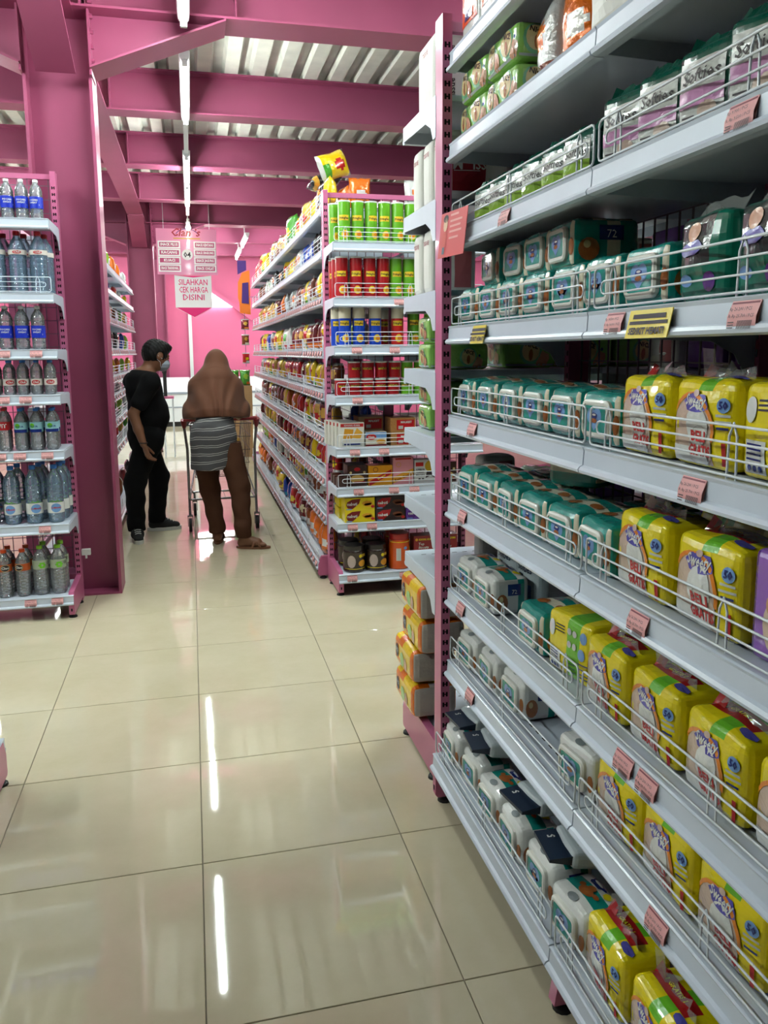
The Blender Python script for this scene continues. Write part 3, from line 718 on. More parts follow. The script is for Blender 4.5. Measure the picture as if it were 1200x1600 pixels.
def bigtissue_kit(kind, w=.2, d=.1, h=.23):
    S = Soft(w, d, h, .02, .006, .008, .002, 3+kind)
    body = M_(lambda m: S.body(m, lambda *a: TISSW), 'tissue_bag')
    P = MB(); B_ = S.on('back'); B2 = S.on('back', .003); F_ = S.on('right')
    if kind == 1:
        shape(P, B_, rect(-.08, .03, .03, .14, 4, 4), mat('crimson_print', (160, 14, 36), .4))
        shape(P, B2, txt('M', -.062, .095, .045, .0008), PWHITE); shape(P, B2, rect(-.075, .09, .01, .092, 3, 1), PWHITE); shape(P, B2, txt('ISS', .008, .095, .04, .0008), PWHITE)
        for i, (a, b) in enumerate(((-.02,.2),(-.05,.185),(-.02,.17),(-.05,.155),(.02,.2))): shape(P, B_, ell(a, b, .003, .003, 6), INK)
    elif kind == 2:
        shape(P, B_, rect(.0, .02, .06, .19, 3, 4), mat('dusty_rose_print', (196, 110, 112), .5)); shape(P, B2, txt('M', -.03, .1, .03, .0006), INK)
    else:
        for z in (.16, .06): shape(P, B_, txt('Tissue', -.03, z, .028, .0005, 0, rot=R90), INK)
    shape(P, F_, txt('TISSUE', 0, h-.05, .02, .0005, 0, .07), mat('crimson_print', (160,14,36), .4))
    return [('body', body, 0, None), *prints(P)]
def roll_kit(seed=1, w=.19, d=.29, h=.135):
    """bulk toilet-roll pack: printed wrap, plain paper ends toward +y (local back)"""
    S = Soft(w, d, h, .03, .004, .006, .002, seed)
    OR = film('orange_wrap', (244, 120, 24)); YL = film('golden_wrap', (252, 208, 30)); WH = film('white_wrap', (240, 226, 216)); BK = film('black_wrap', (40, 30, 22))
    def mf(fc, x, y, z):
        if fc == 'back': return PAPERE
        k = y+.25*x+.1*math.sin(9*x+6*z)
        if y > .40: return OR if abs(x) > .12 else WH
        return (BK if .08 < y < .22 and x < .3 else YL if k > .05 else OR if k > -.2 else YL if k > -.33 else WH)
    body = M_(lambda m: S.body(m, mf), 'roll_pack')
    P = MB(); tp = S.on('top', .002); sd = S.on('right', .002)
    shape(P, tp, ell(.0, .05, .03, .012), YL); shape(P, sd, ell(-.08, h*.5, .022, .03), mat('dark_print', (40,40,60), .5)); shape(P, sd, ell(0, h*.4, .03, .03), LGREEN); shape(P, sd, ell(.05, h*.35, .02, .03), SKIN_P); shape(P, S.on('right', .003), txt('NICE', -.08, h*.48, .024, .0005), PWHITE)
    return [('body', body, 0, None), *prints(P)]
ROLL = [roll_kit(s) for s in (1, 2)]
# ------------------------------------------------------------------ goods on the right-hand shelving
rnd = random.Random(11)
SHN = ['top','second','third','fourth','fifth','sixth','seventh','eighth','bottom']
zR = lambda k: R_LV[k]+.0572
def R_put(kit, name, lab, cat, grp, k, y, xf=None, dz=0, rz=0, d=.165, scale=1, tilt=None):
    """xf: X of the pack's front; y: world centre along the run"""
    xf = (.80 if k < 8 else .752) if xf is None else xf
    if xf < .88: xf += .012
    return kit_place(kit, name, lab, cat, grp, (xf+d*scale/2, y, zR(k)+dz), -R90+rz, scale, tilt)
def count_label(base, i, k, extra=''):
    return '%s, %s from the pink post, %s shelf right%s' % (base, ORD[i], SHN[k], extra)
# fourth shelf: teal wipes, two high at the far end, then dark green packs
for i in range(7):
    R_put(WK[i % 2], 'wipe_pack', count_label('teal wipe pack with lid in front row', i+1, 3), 'wipe pack', 'teal wipe packs', 3, 2.284-.159*i, .797+rnd.uniform(0,.008), rz=rnd.uniform(-.02,.02))
for i in range(4):
    R_put(WK[(i+1) % 2], 'wipe_pack', count_label('teal wipe pack lying on the front row', i+1, 3), 'wipe pack', 'teal wipe packs', 3, 2.284-.163*i, .855+rnd.uniform(0,.02), dz=.1155, rz=rnd.uniform(-.06,.06))
for i, y in enumerate((1.165, 1.018, .871)):
    R_put(DKP, 'diaper_pack', count_label('dark green glossy diaper pack', i+1, 3, ' end'), 'diaper pack', 'dark green packs', 3, y, .80, d=.09, rz=rnd.uniform(-.05,.05))
# fifth shelf
for i in range(6):
    R_put(WK[i % 2], 'wipe_pack', count_label('teal wipe pack with lid in front row', i+1, 4), 'wipe pack', 'teal wipe packs', 4, 2.284-.16*i, .797+rnd.uniform(0,.008), rz=rnd.uniform(-.05,.05))
for i, y in enumerate((2.15, 1.95, 1.75, 1.55)):
    R_put(WK[i % 2], 'wipe_pack', count_label('teal wipe pack behind the front row', i+1, 4), 'wipe pack', 'teal wipe packs', 4, y, 1.005, scale=.9, rz=rnd.uniform(-.1,.1))
for i, (kk, y) in enumerate(((SW[0], 1.315), (SW[1], 1.14), (SWB, .957), (SW[2], .775))):
    R_put(kk, 'pad_pack', count_label('yellow diaper pad pack' + (' turned back to front' if kk is SWB else ''), i+1, 4), 'diaper pack', 'yellow diaper pad packs', 4, y, .80, d=.11, rz=rnd.uniform(-.04,.04))
# sixth shelf
for i in range(6):
    R_put(WK[i % 2], 'wipe_pack', count_label('teal wipe pack with lid in front row', i+1, 5), 'wipe pack', 'teal wipe packs', 5, 2.284-.16*i, .797+rnd.uniform(0,.006), rz=rnd.uniform(-.05,.05))
kit_place(WKF, 'wipe_pack', 'teal wipe pack lying flat on top of the sixth shelf wipes at right', 'wipe pack', 'teal wipe packs', (.93, 1.83, zR(5)+.155), -R90+.5, 1, tilt=(-R90, 0))
for i, y in enumerate((2.2, 1.66, 1.5)):
    R_put(WK[i % 2], 'wipe_pack', count_label('teal wipe pack behind the front row', i+1, 5), 'wipe pack', 'teal wipe packs', 5, y, 1.0, scale=.9, rz=rnd.uniform(-.2,.2))
for i, y in enumerate((1.308, 1.11)):
    R_put(SW[i+1], 'pad_pack', count_label('yellow diaper pad pack in front row', i+1, 5), 'diaper pack', 'yellow diaper pad packs', 5, y, .80, d=.11, rz=rnd.uniform(-.04,.04), scale=1.06)
for i, y in enumerate((1.3, 1.12, .94)):
    R_put(SW[i % 3], 'pad_pack', count_label('yellow diaper pad pack behind the front row', i+1, 5), 'diaper pack', 'yellow diaper pad packs', 5, y, .985, d=.11, scale=1.02)
R_put(PUR, 'diaper_pack', 'purple diaper pack with red offer block on the sixth shelf at right', 'diaper pack', None, 5, .915, .80, d=.1)
# seventh shelf
for i, y in enumerate((2.28, 2.125)):
    R_put(WW[i % 2], 'wipe_pack', count_label('white and teal wipe pack', i+1, 6), 'wipe pack', 'white wipe packs', 6, y, .797, rz=rnd.uniform(-.05,.05), d=WWD)
for i, (y, x) in enumerate(((2.29, 1.0), (2.13, 1.0))):
    kit_place(HDR, 'header_pack', count_label('pale pack standing behind the white wipes', i+1, 6), 'diaper pack', 'packs with navy headers', (x-.035, y, zR(6)), -R90+.1)
for i, (y, x, kk) in enumerate(((1.80, .80, WK[0]), (1.86, 1.0, WW[0]))):
    R_put(kk, 'wipe_pack', ('teal wipe pack alone in the gap on the seventh shelf', 'white wipe pack at the back of the gap on the seventh shelf')[i], 'wipe pack', None, 6, y, x, rz=.12*i, d=(.165, WWD)[i])
kit_place(HDR, 'header_pack', 'pale pack at the back beside the gap on the seventh shelf', 'diaper pack', 'packs with navy headers', (1.08, 1.68, zR(6)), -R90+.3)
R_put(SWB, 'pad_pack', 'yellow pad pack turned back to front and tilted on the seventh shelf', 'diaper pack', 'yellow diaper pad packs', 6, 1.615, .81, d=.11, rz=.12)
for i in range(4):
    R_put(SW[i % 3], 'pad_pack', count_label('yellow diaper pad pack', i+1, 6), 'diaper pack', 'yellow diaper pad packs', 6, 1.425-.18*i, .80, d=.11, rz=rnd.uniform(-.05,.05), scale=1.0)
# eighth shelf
for i, y in enumerate((2.27, 2.11, 1.95)):
    R_put(WW[i % 2], 'wipe_pack', count_label('white and teal wipe pack', i+1, 7), 'wipe pack', 'white wipe packs', 7, y, .797+.01*i, rz=rnd.uniform(-.07,.07), d=WWD)
for i, (y, x) in enumerate(((2.2, 1.02), (1.93, 1.0))):
    kit_place(HDR, 'header_pack', count_label('pale pack with navy header at the back', i+1, 7), 'diaper pack', 'packs with navy headers', (x-.02, y, zR(7)), -R90+rnd.uniform(-.12,.12), .9)
for i, (y, x) in enumerate(((1.70, 1.0), (1.55, .80))):
    R_put(WW[i], 'wipe_pack', ('white wipe pack set back in the middle of the eighth shelf', 'white wipe pack in front beside yellow packs on the eighth shelf')[i], 'wipe pack', None, 7, y, x, rz=.1, d=WWD)
for i in range(5):
    R_put(SW[(i+1) % 3], 'pad_pack', count_label('yellow diaper pad pack in front row', i+1, 7), 'diaper pack', 'yellow diaper pad packs', 7, 1.36-.176*i, .80, d=.11, rz=rnd.uniform(-.05,.05))
for i, y in enumerate((1.25, 1.06, .88)):
    R_put(SW[i % 3], 'pad_pack', count_label('yellow pad pack stacked higher behind the row', i+1, 7), 'diaper pack', 'yellow diaper pad packs', 7, y, .97, d=.11, scale=.95)
# bottom shelf
for i in range(6):
    R_put(WW[i % 2], 'wipe_pack', count_label('white and teal wipe pack in front row', i+1, 8), 'wipe pack', 'white wipe packs', 8, 2.29-.163*i, .752+rnd.uniform(0,.012), rz=rnd.uniform(-.08,.08), scale=.98, d=WWD)
for i in range(5):
    R_put(WW[(i+1) % 2], 'wipe_pack', count_label('white wipe pack behind the front row', i+1, 8), 'wipe pack', 'white wipe packs', 8, 2.24-.17*i, .985, rz=rnd.uniform(-.06,.06), scale=.9, d=WWD)
for i, (y, x, a) in enumerate(((2.26, .955, .1), (2.08, .965, -.1), (1.80, .965, .15), (1.56, .96, -.1))):
    kit_place(HDR, 'header_pack', count_label('navy header pack flopped over front row', i+1, 8), 'diaper pack', 'packs with navy headers', (.945, y, zR(8)+.148), -R90+a, .95, tilt=(1.48, 0))
for i in range(4):
    R_put(SW[i % 3], 'pad_pack', count_label('yellow diaper pad pack in front row', i+1, 8), 'diaper pack', 'yellow diaper pad packs', 8, 1.31-.178*i, .755, d=.11, rz=rnd.uniform(-.05,.05), scale=.98)
for i in range(3):
    R_put(SW[(i+2) % 3], 'pad_pack', count_label('yellow pad pack behind the front row', i+1, 8), 'diaper pack', 'yellow diaper pad packs', 8, 1.26-.19*i, .93, d=.11, scale=1.1)
# third shelf: foil packs standing
for i in range(6):
    kit_place(SFL[i % 2], 'diaper_pack', count_label('green foil diaper pack with lime panel', i+1, 2), 'diaper pack', 'green foil diaper packs', (.885, 2.28-.116*i, zR(2)), -R90+.3+rnd.uniform(-.1,.1), .9)
for i in range(6):
    kit_place(SFP[i % 2], 'diaper_pack', count_label('green foil diaper pack with pink panel', i+1, 2, ' end'), 'diaper pack', 'green foil diaper packs', (.865, 1.47-.128*i, zR(2)), -R90+.28+rnd.uniform(-.06,.06), 1.0)
# second shelf: green tissue packs, mixed bags, white sacks
for r_ in range(2):
    for i in range(2):
        kit_place(NICE, 'tissue_pack', '%s light green tissue pack of the stack nearest the post, %s shelf at right' % (('lower','upper')[r_], 'second') if i == 0 else '%s light green tissue pack of the second stack, second shelf at right' % ('lower','upper')[r_], 'tissue pack', 'green tissue packs', (.855, 2.245-.212*i, zR(1)+.0985*r_), -R90, .84 if r_ else .86)
def pillow_mesh(name, w, h, d, fn, seed=0, nu=10, nv=12, crimp=True, lean=0):
    """sealed pillow bag standing on its lower seam; fn(u,v,front)->material"""
    r = random.Random(seed); m = MB(); ph = [r.uniform(0,6.3) for _ in range(4)]
    def pt(i, j, s):
        u = -1+2*i/nu; v = -1+2*j/nv
        e_ = (1-abs(u)**2.6)**.6*(1-abs(v)**3.0)**.75
        wr = .05*math.sin(5*u+ph[0]+3*v)+.05*math.sin(9*v+ph[1])
        x = u*w/2*(1-.07*(1-v*v)*(1))*(1+.02*math.sin(6*v+ph[2])); y = s*d/2*e_*(1+wr)
        z = (v+1)/2*h
        if crimp and j in (0, nv): y += .004*math.sin(u*22)
        y += lean*(z/h)**2
        return (x, y, z)
    for s in (-1, 1):
        for i in range(nu):
            for j in range(nv):
                q = [pt(i,j,s), pt(i+1,j,s), pt(i+1,j+1,s), pt(i,j+1,s)]
                m.add(q, [(0,1,2,3)] if s < 0 else [(3,2,1,0)], fn(-1+2*(i+.5)/nu, -1+2*(j+.5)/nv, s < 0), True)
    return weld(m.mesh(name), 1e-6)
foil = lambda n, c: mat('foil_'+n, c, rough=.2, coat=.5, bump=.5, bscale=40, metal=.15)
FO = {n: foil(n, c) for n, c in dict(red=(196,24,22), orange=(232,112,18), yellow=(246,206,14), brown=(120,56,24), green=(70,150,44), lime=(160,205,60), silver=(206,206,204), blue=(30,70,170), white=(238,234,226), black=(26,24,26), gold=(216,164,60), pink=(226,130,150), cyan=(30,140,180), cream=(230,214,170), maroon=(110,20,26)).items()}
def bag_design(c1, c2, c3, seed, w=.15, h=.2, d=.085):
    a, b, c = FO[c1], FO[c2], FO[c3]
    def fn(u, v, front):
        if abs(v) > .84: return FO['silver'] if seed % 3 == 0 else a
        k = math.hypot((u-.05)/.62, (v-(.18 if seed % 2 else -.1))/.42)
        if k < .75: return b
        if v < -.45 and (u+v*.4) > -.5 + .2*(seed % 3): return c
        return a
    return pillow_mesh('snack_bag', w, h, d, fn, seed)
DES = [('red','yellow','white'),('yellow','red','green'),('orange','white','brown'),('brown','gold','cream'),('lime','white','green'),('silver','orange','brown'),('yellow','brown','gold'),('white','green','red'),('green','yellow','white'),('maroon','gold','orange'),('blue','white','cyan'),('black','orange','gold'),('gold','red','cream'),('silver','brown','maroon'),('brown','silver','black'),('maroon','cream','silver')]
CN = dict(red='red', yellow='yellow', orange='orange', brown='brown', lime='lime green', silver='silver', white='white', green='green', maroon='maroon', blue='blue', black='black', gold='golden', pink='pink', cream='cream')
BAGS = [(bag_design(*t, i), t[0]) for i, t in enumerate(DES)]
BIG = [(bag_design(*t, i+20, .19, .26, .12), t[0]) for i, t in enumerate(DES)]
for i, (k, y, x, s) in enumerate(((5, 1.84, .87, .9), (12, 1.84, 1.0, .9), (2, 1.69, .87, .85), (9, 1.69, 1.0, .9))):
    kit_place([('bag', BIG[k][0], 0, None)], 'snack_bag', '%s glossy bag, %s among mixed bags on the second shelf at right' % (CN[BIG[k][1]], ORD[i+1]), 'bag', 'mixed glossy bags', (x, y, zR(1)), -R90+rnd.uniform(-.4,.4), .84*s)
def sack_kit():
    w, d, h = .26, .13, .19; S = Soft(w, d, h, .04, .012, .01, .004, 9)
    body = M_(lambda m: S.body(m, lambda *a: TISSW), 'white_sack'); P = MB(); f = S.on('front')
    shape(P, f, blob(.0, .10, .05, .035, .2, 14, 1), REDF); shape(P, f, rect(-.1, .012, .0, .03, 4, 2), YEL); shape(P, f, rect(0, .012, .1, .03, 4, 2), GREENF); shape(P, f, rect(-.075, .12, -.04, .135, 2, 2), PURPD); shape(P, f, ell(.08, .06, .02, .03), PALE)
    return [('body', body, 0, None), *prints(P)]
SACK = sack_kit()
for i, y in enumerate((1.55, 1.29, 1.03)):
    kit_place(SACK, 'white_sack', count_label('plump white sack with red print', i+1, 1), 'bag', 'white sacks', (.885, y-.06, zR(1)), -R90+rnd.uniform(-.03,.03), .92)
# top shelf: white and orange bundle then yellow packs
S_ = Soft(.14, .12, .2, .012, .004, .004, .001, 6)
P = MB(); f = S_.on('front'); shape(P, f, rect(-.06, .05, .06, .19, 4, 5), film('bright_orange', (244, 84, 16))); shape(P, S_.on('front', .003), rect(-.03, .06, .03, .085, 3, 2), NAVY); shape(P, S_.on('front', .003), ell(0, .155, .025, .02), NAVY)
OBX = [('body', M_(lambda m: S_.body(m, lambda *a: PWHITE), 'bundle'), 0, None), *prints(P)]
for i in range(3): kit_place(OBX, 'tissue_bundle', count_label('white bundle with bright orange panel', i+1, 0), 'tissue pack', 'orange panel bundles', (.865, 2.27-.15*i, zR(0)), -R90)
for i in range(4): kit_place([('bag', BIG[(1, 6)[i % 2]][0], 0, None)], 'snack_bag', count_label('large yellow glossy bag', i+1, 0), 'bag', 'yellow bags up high', (.87, 1.785-.18*i, zR(0)), -R90+.1, .9)
# goods on the far side of the run, dimly seen through the mesh
T2B = bigtissue_kit(2, .17, .1, .165)
zB = [2.2,1.9,1.62,1.37,1.15,.9,.66,.4,.1]
for k in range(8):
    for i in range(8):
        kk = (NICEB, PUR, NICEB, PUR, T2B)[(i*3+k) % 5]
        kit_place(kk, 'back_pack', '%s pack of shelf %s on the dim side behind the right shelving' % (ORD[i+1], ORD[k+1]), 'pack', 'packs behind the right shelving', (1.46, .72+.212*i, zB[k]+.0572), R90, .98)
# cards on shelf lips
def card(name, w, h, m0, draw, label, cat, loc, rot, grp=None):
    m = MB(); m.box(-w/2, 0, 0, w/2, .0015, h, m0); draw(m, lambda a, b: (a, -.0009, b), lambda a, b: (a, -.0016, b))
    o = obj(name, m, None, loc); o.rotation_euler = rot; tag(o, label, cat, grp); return o
def red_card(m, f, f2):
    WH2 = mat('card_white', (240, 226, 220), .5)
    shape(m, f, ell(-.058, .095, .016, .02), mat('card_skin', (230,190,160), .6)); shape(m, f, ell(-.058, .112, .019, .011), INK); shape(m, f, rect(-.075, .03, -.042, .072, 2, 2), mat('card_shirt', (210,90,80), .6)); shape(m, f, rect(-.068, .01, -.05, .03, 2, 2), mat('card_slate', (90,100,110), .6))
    for i, (z, u) in enumerate(((.115,.06),(.098,.09),(.083,.08),(.068,.09),(.05,.07))): shape(m, f, rect(-.022, z, -.022+u, z+.006, 3, 1), mat('card_pale', (236,170,160), .6))
card('promo_card', .20, .13, mat('card_red', (214, 70, 66), .35, coat=.3), red_card, 'red promotional card with a cartoon man clipped by the pink post', 'card', (.742, 2.255, 1.755), (-.10, .03, -R90+.06))
def yel_card(m, f, f2):
    shape(m, f, rect(-.05, .034, .05, .042, 3, 1), INK)
    shape(m, f, rect(-.058, .024, .058, .03, 3, 1), INK); shape(m, f2, txt('SEDIKIT HEMAT!', 0, .007, .016, .0007, 0, .11), INK)
YC = mat('card_yellow', (240, 214, 30), .3, coat=.4)
card('notice_card', .13, .05, YC, yel_card, 'large yellow notice card on the fourth shelf edge at right', 'card', (.757, 1.235, 1.503), (-.22, 0, -R90))
card('notice_card', .10, .05, YC, yel_card, 'small yellow notice card on the fourth shelf edge near the post', 'card', (.757, 2.07, 1.503), (-.22, 0, -R90))

# ------------------------------------------------------------------ end unit behind the pink post: tissue and rolls (faces +Y)
zC = lambda k: CAP_LV[k]+.0572
T0, T1, T2 = bigtissue_kit(0, .19, .2, .24), bigtissue_kit(1, .22, .1, .215), bigtissue_kit(2, .16, .1, .21)
# open top: bags of tissue standing at the left edge of each level
for i in range(1): kit_place(T0, 'tissue_bag', 'white tissue bag with dark lettering, end unit top level, %s from left' % ORD[i+1], 'tissue pack', 'white tissue bags', (.895+.205*i, 2.69, zC(0)), math.pi)
for i in range(3): kit_place(T1, 'tissue_bag', '%s white dotted tissue bag with crimson block, end unit second level' % ('outermost','middle','inner')[i], 'tissue pack', 'dotted tissue bags', (.90, 2.77-.123*i, zC(1)), math.pi)
for i in range(2): kit_place(T2, 'tissue_bag', 'white tissue bag with rose panel on the third level, %s one' % ('outer', 'inner')[i], 'tissue pack', 'rose panel tissue bags', (.87, 2.765-.118*i, zC(2)), math.pi)
for k, zz in ((3, 'fourth'), (4, 'fifth')):
    for r_ in range(2 if k == 4 else 2):
        for i in range(2):
            kit_place(NICEB, 'tissue_pack', '%s green tissue pack on the %s level of the end unit, %s' % (('lower','upper')[r_], zz, ('outer','inner')[i]), 'tissue pack', 'green tissue packs on the end unit', (.875, 2.735-.2*i, zC(k)+.0), math.pi, .72) if r_ == 0 else kit_place(NICEB, 'tissue_pack', 'upper green tissue pack on the %s level of the end unit, %s' % (zz, ('outer','inner')[i]), 'tissue pack', 'green tissue packs on the end unit', (.875, 2.735-.2*i, zC(k)+.093), math.pi, .72)
for k in (5, 6):
    for i in range(3):
        kit_place((T2, NICEB, PUR)[i], 'tissue_bag' if i == 0 else 'back_pack', '%s pack from the outer edge on level %s of the tissue end unit' % (ORD[i+1], ORD[k+1]), 'tissue pack', 'packs deep in the end unit', (1.01+.22*i, 2.56, zC(k)), math.pi, .78 if i == 0 else .95)
for k in range(5):
    for i in range(3):
        kk, sc_ = (T2, .95) if k in (0, 2) else (T1, .9) if k == 1 else (NICEB, 1.0)
        kit_place(kk, 'tissue_bag' if k < 3 else 'tissue_pack', '%s pack, %s from the outer edge, level %s of the tissue end unit' % ('white' if k < 3 else 'green', ORD[i+2], ORD[k+1]), 'tissue pack', 'tissue packs deeper in the end unit', (1.135+.215*i, 2.66, zC(k)), math.pi, sc_)
for i, (x, y, z, a) in enumerate(((.81, 2.735, .016, 0), (.81, 2.745, .1445, 0), (.825, 2.69, .273, 0), (.82, 2.685, .4015, 0))):
    kit_place(ROLL[i % 2], 'roll_pack', 'orange and yellow toilet roll bundle, %s up in the floor-level stack' % ORD[i+1], 'tissue pack', 'toilet roll bundles', (x, y, .09+.0572+z), math.pi, .895)
for i, (x, y, z) in enumerate(((1.12, 2.69, 0), (1.12, 2.69, .146))):
    kit_place(ROLL[i % 2], 'roll_pack', '%s toilet roll bundle of the hidden second stack' % ('lower', 'upper')[i], 'tissue pack', 'toilet roll bundles', (x, y, .1472+z), math.pi, 1.0)
# ------------------------------------------------------------------ chip cans, biscuits and jars on the middle end unit (faces -Y)
zM = lambda k: MID_LV[k]+.0572
metal_rim = mat('can_rim', (200, 200, 205), .25, metal=.9)
def wrap(r, z0, u, v, off=.0006):
    a = u/r; return ((r+off)*math.sin(a), -(r+off)*math.cos(a), z0+v)
def can_kit(h, body, top=None, word=True, seed=0, lid=None):
    r = .0372; m = MB(); tb = top or body
    m.lathe([(0,0),(r*.95,0),(r,.003),(r,h*.72),(r,h-.006)], body, 24, ms=[metal_rim, metal_rim, body, tb])
    L = MB(); L.lathe([(r,h-.006),(r+.001,h-.004),(r+.001,h+.003),(r*.9,h+.004),(0,h+.003)], lid or mat('can_lid', (228,230,226), .4), 24)
    P = MB(); w = lambda u, v: wrap(r, 0, u, v); w2 = lambda u, v: wrap(r, 0, u, v, .0012)
    YB = mat('can_gold', (240, 200, 40), .4); P2 = MB()
    if word:
        shape(P, w, rect(-.03, h*.53, .03, h*.66, 8, 1), YB if body is not YB else RED); shape(P, w2, txt('Pringles', 0, h*.565, .019, .0004, .1, .056), INK)
        if h > .15:
            shape(P2, w, ell(.008, h*.2, .022, .024, 14), YB); shape(P2, w2, ell(.012, h*.2, .013, .012, 12), ORANGE)
    return [('can', m.mesh('chip_can'), 0, None), ('lid', L.mesh('lid'), 0, None), ('word_band', P.mesh('word_band'), 0, None)]+([('chip_picture', P2.mesh('chip_picture'), 0, None)] if P2.v else [])
CG, CR, CB, CRW = (can_kit(.235, mat('can_green', (104, 176, 34), .3, coat=.4)), can_kit(.235, mat('can_red', (176, 16, 26), .3, coat=.4)),
    can_kit(.225, mat('can_blue', (20, 70, 190), .3, coat=.4), mat('can_cream', (238, 226, 200), .35)), can_kit(.225, mat('can_red2', (206, 30, 20), .3, coat=.4), mat('can_cream', (238,226,200), .35)))
SR, SG = can_kit(.098, mat('can_red', (176,16,26), .3, coat=.4)), can_kit(.098, mat('can_green', (104,176,34), .3, coat=.4))
def cans(lst, k, grp, what, shelf, dz=0):
    for i, (kit, x, y, c) in enumerate(lst):
        kit_place(kit, 'chip_can', '%s %s, %s from the left, %s' % (c, what, ORD[i+1], shelf), 'can', grp, (x, y, zM(k)+dz), rnd.uniform(-.3,.3))
xs = [.862+.082*i for i in range(9)]
cans([(CG, .868, 4.83, 'green')]+[(CG, .905+.0805*i, 4.725, 'green') for i in range(9)], 0, 'tall chip cans', 'tall chip can', 'top end-unit shelf')
cans([(CR, .875, 4.90, 'red'), (CR, .878, 4.815, 'red'), (CR, .888, 4.735, 'red')]+[(CR, .972+.082*i, 4.725, 'red') for i in range(3)]+[(CG, 1.215+.08*i, 4.725, 'green') for i in range(6)], 1, 'tall chip cans', 'tall chip can', 'second end-unit shelf')
cans([(CB, .87, 4.82, 'blue'), (CB, .902, 4.73, 'blue'), (CB, .985, 4.725, 'blue'), (CB, 1.085, 4.725, 'blue'), (CRW, 1.165, 4.86, 'red and cream'), (CRW, 1.225, 4.73, 'red and cream'), (CG, 1.34, 4.78, 'green'), (CG, 1.44, 4.76, 'green')], 2, 'tall chip cans', 'tall chip can', 'third end-unit shelf')
cans([(SR, .87+.081*i, 4.725, 'red') for i in range(5)]+[(SG, 1.28+.081*i, 4.725, 'green') for i in range(4)], 3, 'short chip cans', 'short chip can in the lower row', 'fourth end-unit shelf')
cans([(SR, .955+.084*i, 4.735, 'red') for i in range(4)]+[(SG, 1.285+.081*i, 4.735, 'green') for i in range(3)], 3, 'short chip cans', 'short chip can in the upper row', 'fourth end-unit shelf', dz=.1035)
def box_kit(w, d, h, m0, draw, side=None):
    m = MB(); e_ = .0015; m.box(-w/2, -d/2, 0, w/2, d/2, h, m0)
    if side: m.box(-w/2-.0003, -d/2+.001, .001, -w/2, d/2-.001, h-.001, side)
    P = MB(); mp = lambda o: (lambda u, v: (u, -d/2-o, v)); draw(P, mp(.0006), mp(.0012), mp(.0018))
    return [('box', m.mesh('biscuit_box'), 0, None), ('printed_markings', P.mesh('printed_markings'), 0, None)]
CRK = mat('cracker_print', (232, 160, 40), .5); DKR = mat('dark_red_print', (120, 16, 22), .4)
def b_crack(P, f, f2, f3):
    shape(P, f, rect(-.07, .125, .07, .145), RED); shape(P, f2, txt('KHONG GUAN', 0, .130, .014, .0004, 0, .11), PWHITE)
    shape(P, f, ([(-.055,.055),(.0,.05),(.01,.11),(-.045,.115)], [(0,1,2,3)]), CRK); shape(P, f2, ([(0,.06),(.05,.05),(.065,.09),(.03,.118)], [(0,1,2,3)]), mat('cracker_print2', (240,176,60), .5))
    shape(P, f, rect(-.06, .01, .06, .03), GREYW); shape(P, f2, rect(-.05, .016, .05, .024), NAVY)
K1 = box_kit(.15, .05, .15, mat('cracker_bag_white', (238,232,222), .35, coat=.3), b_crack)
def b_niss(P, f, f2, f3):
    shape(P, f, rect(-.065, .05, .065, .088), SKYB); shape(P, f2, ell(-.03, .06, .032, .018), RED); shape(P, f3, txt('Nissin', -.03, .055, .016, .0004, .1, .05), PWHITE); shape(P, f2, ell(.03, .03, .03, .014), CRK); shape(P, f, rect(-.065, 0, .065, .014), DKR)
K2 = box_kit(.13, .14, .09, mat('wafer_white', (235,225,205), .35, coat=.3), b_niss)
def b_mal(P, f, f2, f3):
    shape(P, f, rect(-.04, .01, .07, .072), mat('malkist_red', (206, 20, 30), .4)); shape(P, f2, txt('MALKIST', .02, .052, .018, .0006, 0, .08), PWHITE); shape(P, f2, rect(-.03, .016, .0, .036), GREYW)
K3 = box_kit(.155, .16, .085, mat('biscuit_brown', (186, 130, 72), .35, coat=.4, bump=.4, bscale=90), b_mal)
G5 = 'biscuit packs on the end unit'
for i in range(5): kit_place(K1, 'cracker_bag', 'white cracker pack with golden crackers, %s from the front in its row' % ORD[i+1], 'biscuit pack', G5, (.925-.012*i, 4.70+.056*i, zM(4)), 0)
kit_place(K2, 'wafer_box', 'blue and cream wafer pack with red oval beside the cracker packs', 'biscuit pack', G5, (1.075, 4.75, zM(4)), 0)
for i in range(2): kit_place(K3, 'biscuit_pack', '%s red and brown biscuit pack at the right of the wafer pack' % ('lower', 'upper')[i], 'biscuit pack', G5, (1.245, 4.76, zM(4)+.087*i), 0)
for i in range(2): kit_place(K3, 'biscuit_pack', '%s brown biscuit pack behind the wafer pack' % ('lower', 'upper')[i], 'biscuit pack', G5, (1.075, 4.905, zM(4)+.087*i), 0)
kit_place(K2, 'wafer_box', 'wafer pack at the far right of the cracker shelf', 'biscuit pack', G5, (1.41, 4.76, zM(4)), 0)
def b_a(P, f, f2, f3): shape(P, f, ell(0, .045, .045, .025), mat('cake_print', (214,170,90), .5)); shape(P, f2, rect(-.02, .02, .05, .03), REDF); shape(P, f, ell(0, .105, .02, .012), RED); shape(P, f, ell(-.04, .085, .008, .008), BEIGE); shape(P, f, ell(.045, .085, .008, .008), BEIGE)
def b_b(P, f, f2, f3): shape(P, f, ([(-.07,.03),(-.07,.0),(.07,.07),(.07,.1)], [(0,1,2,3)]), RED); shape(P, f2, txt('Bananas', .01, .05, .017, .0004, 0, rot=.5), YEL); shape(P, f, arc(-.03, .1, .013, .013, .003, 0, 6.28), DKR)
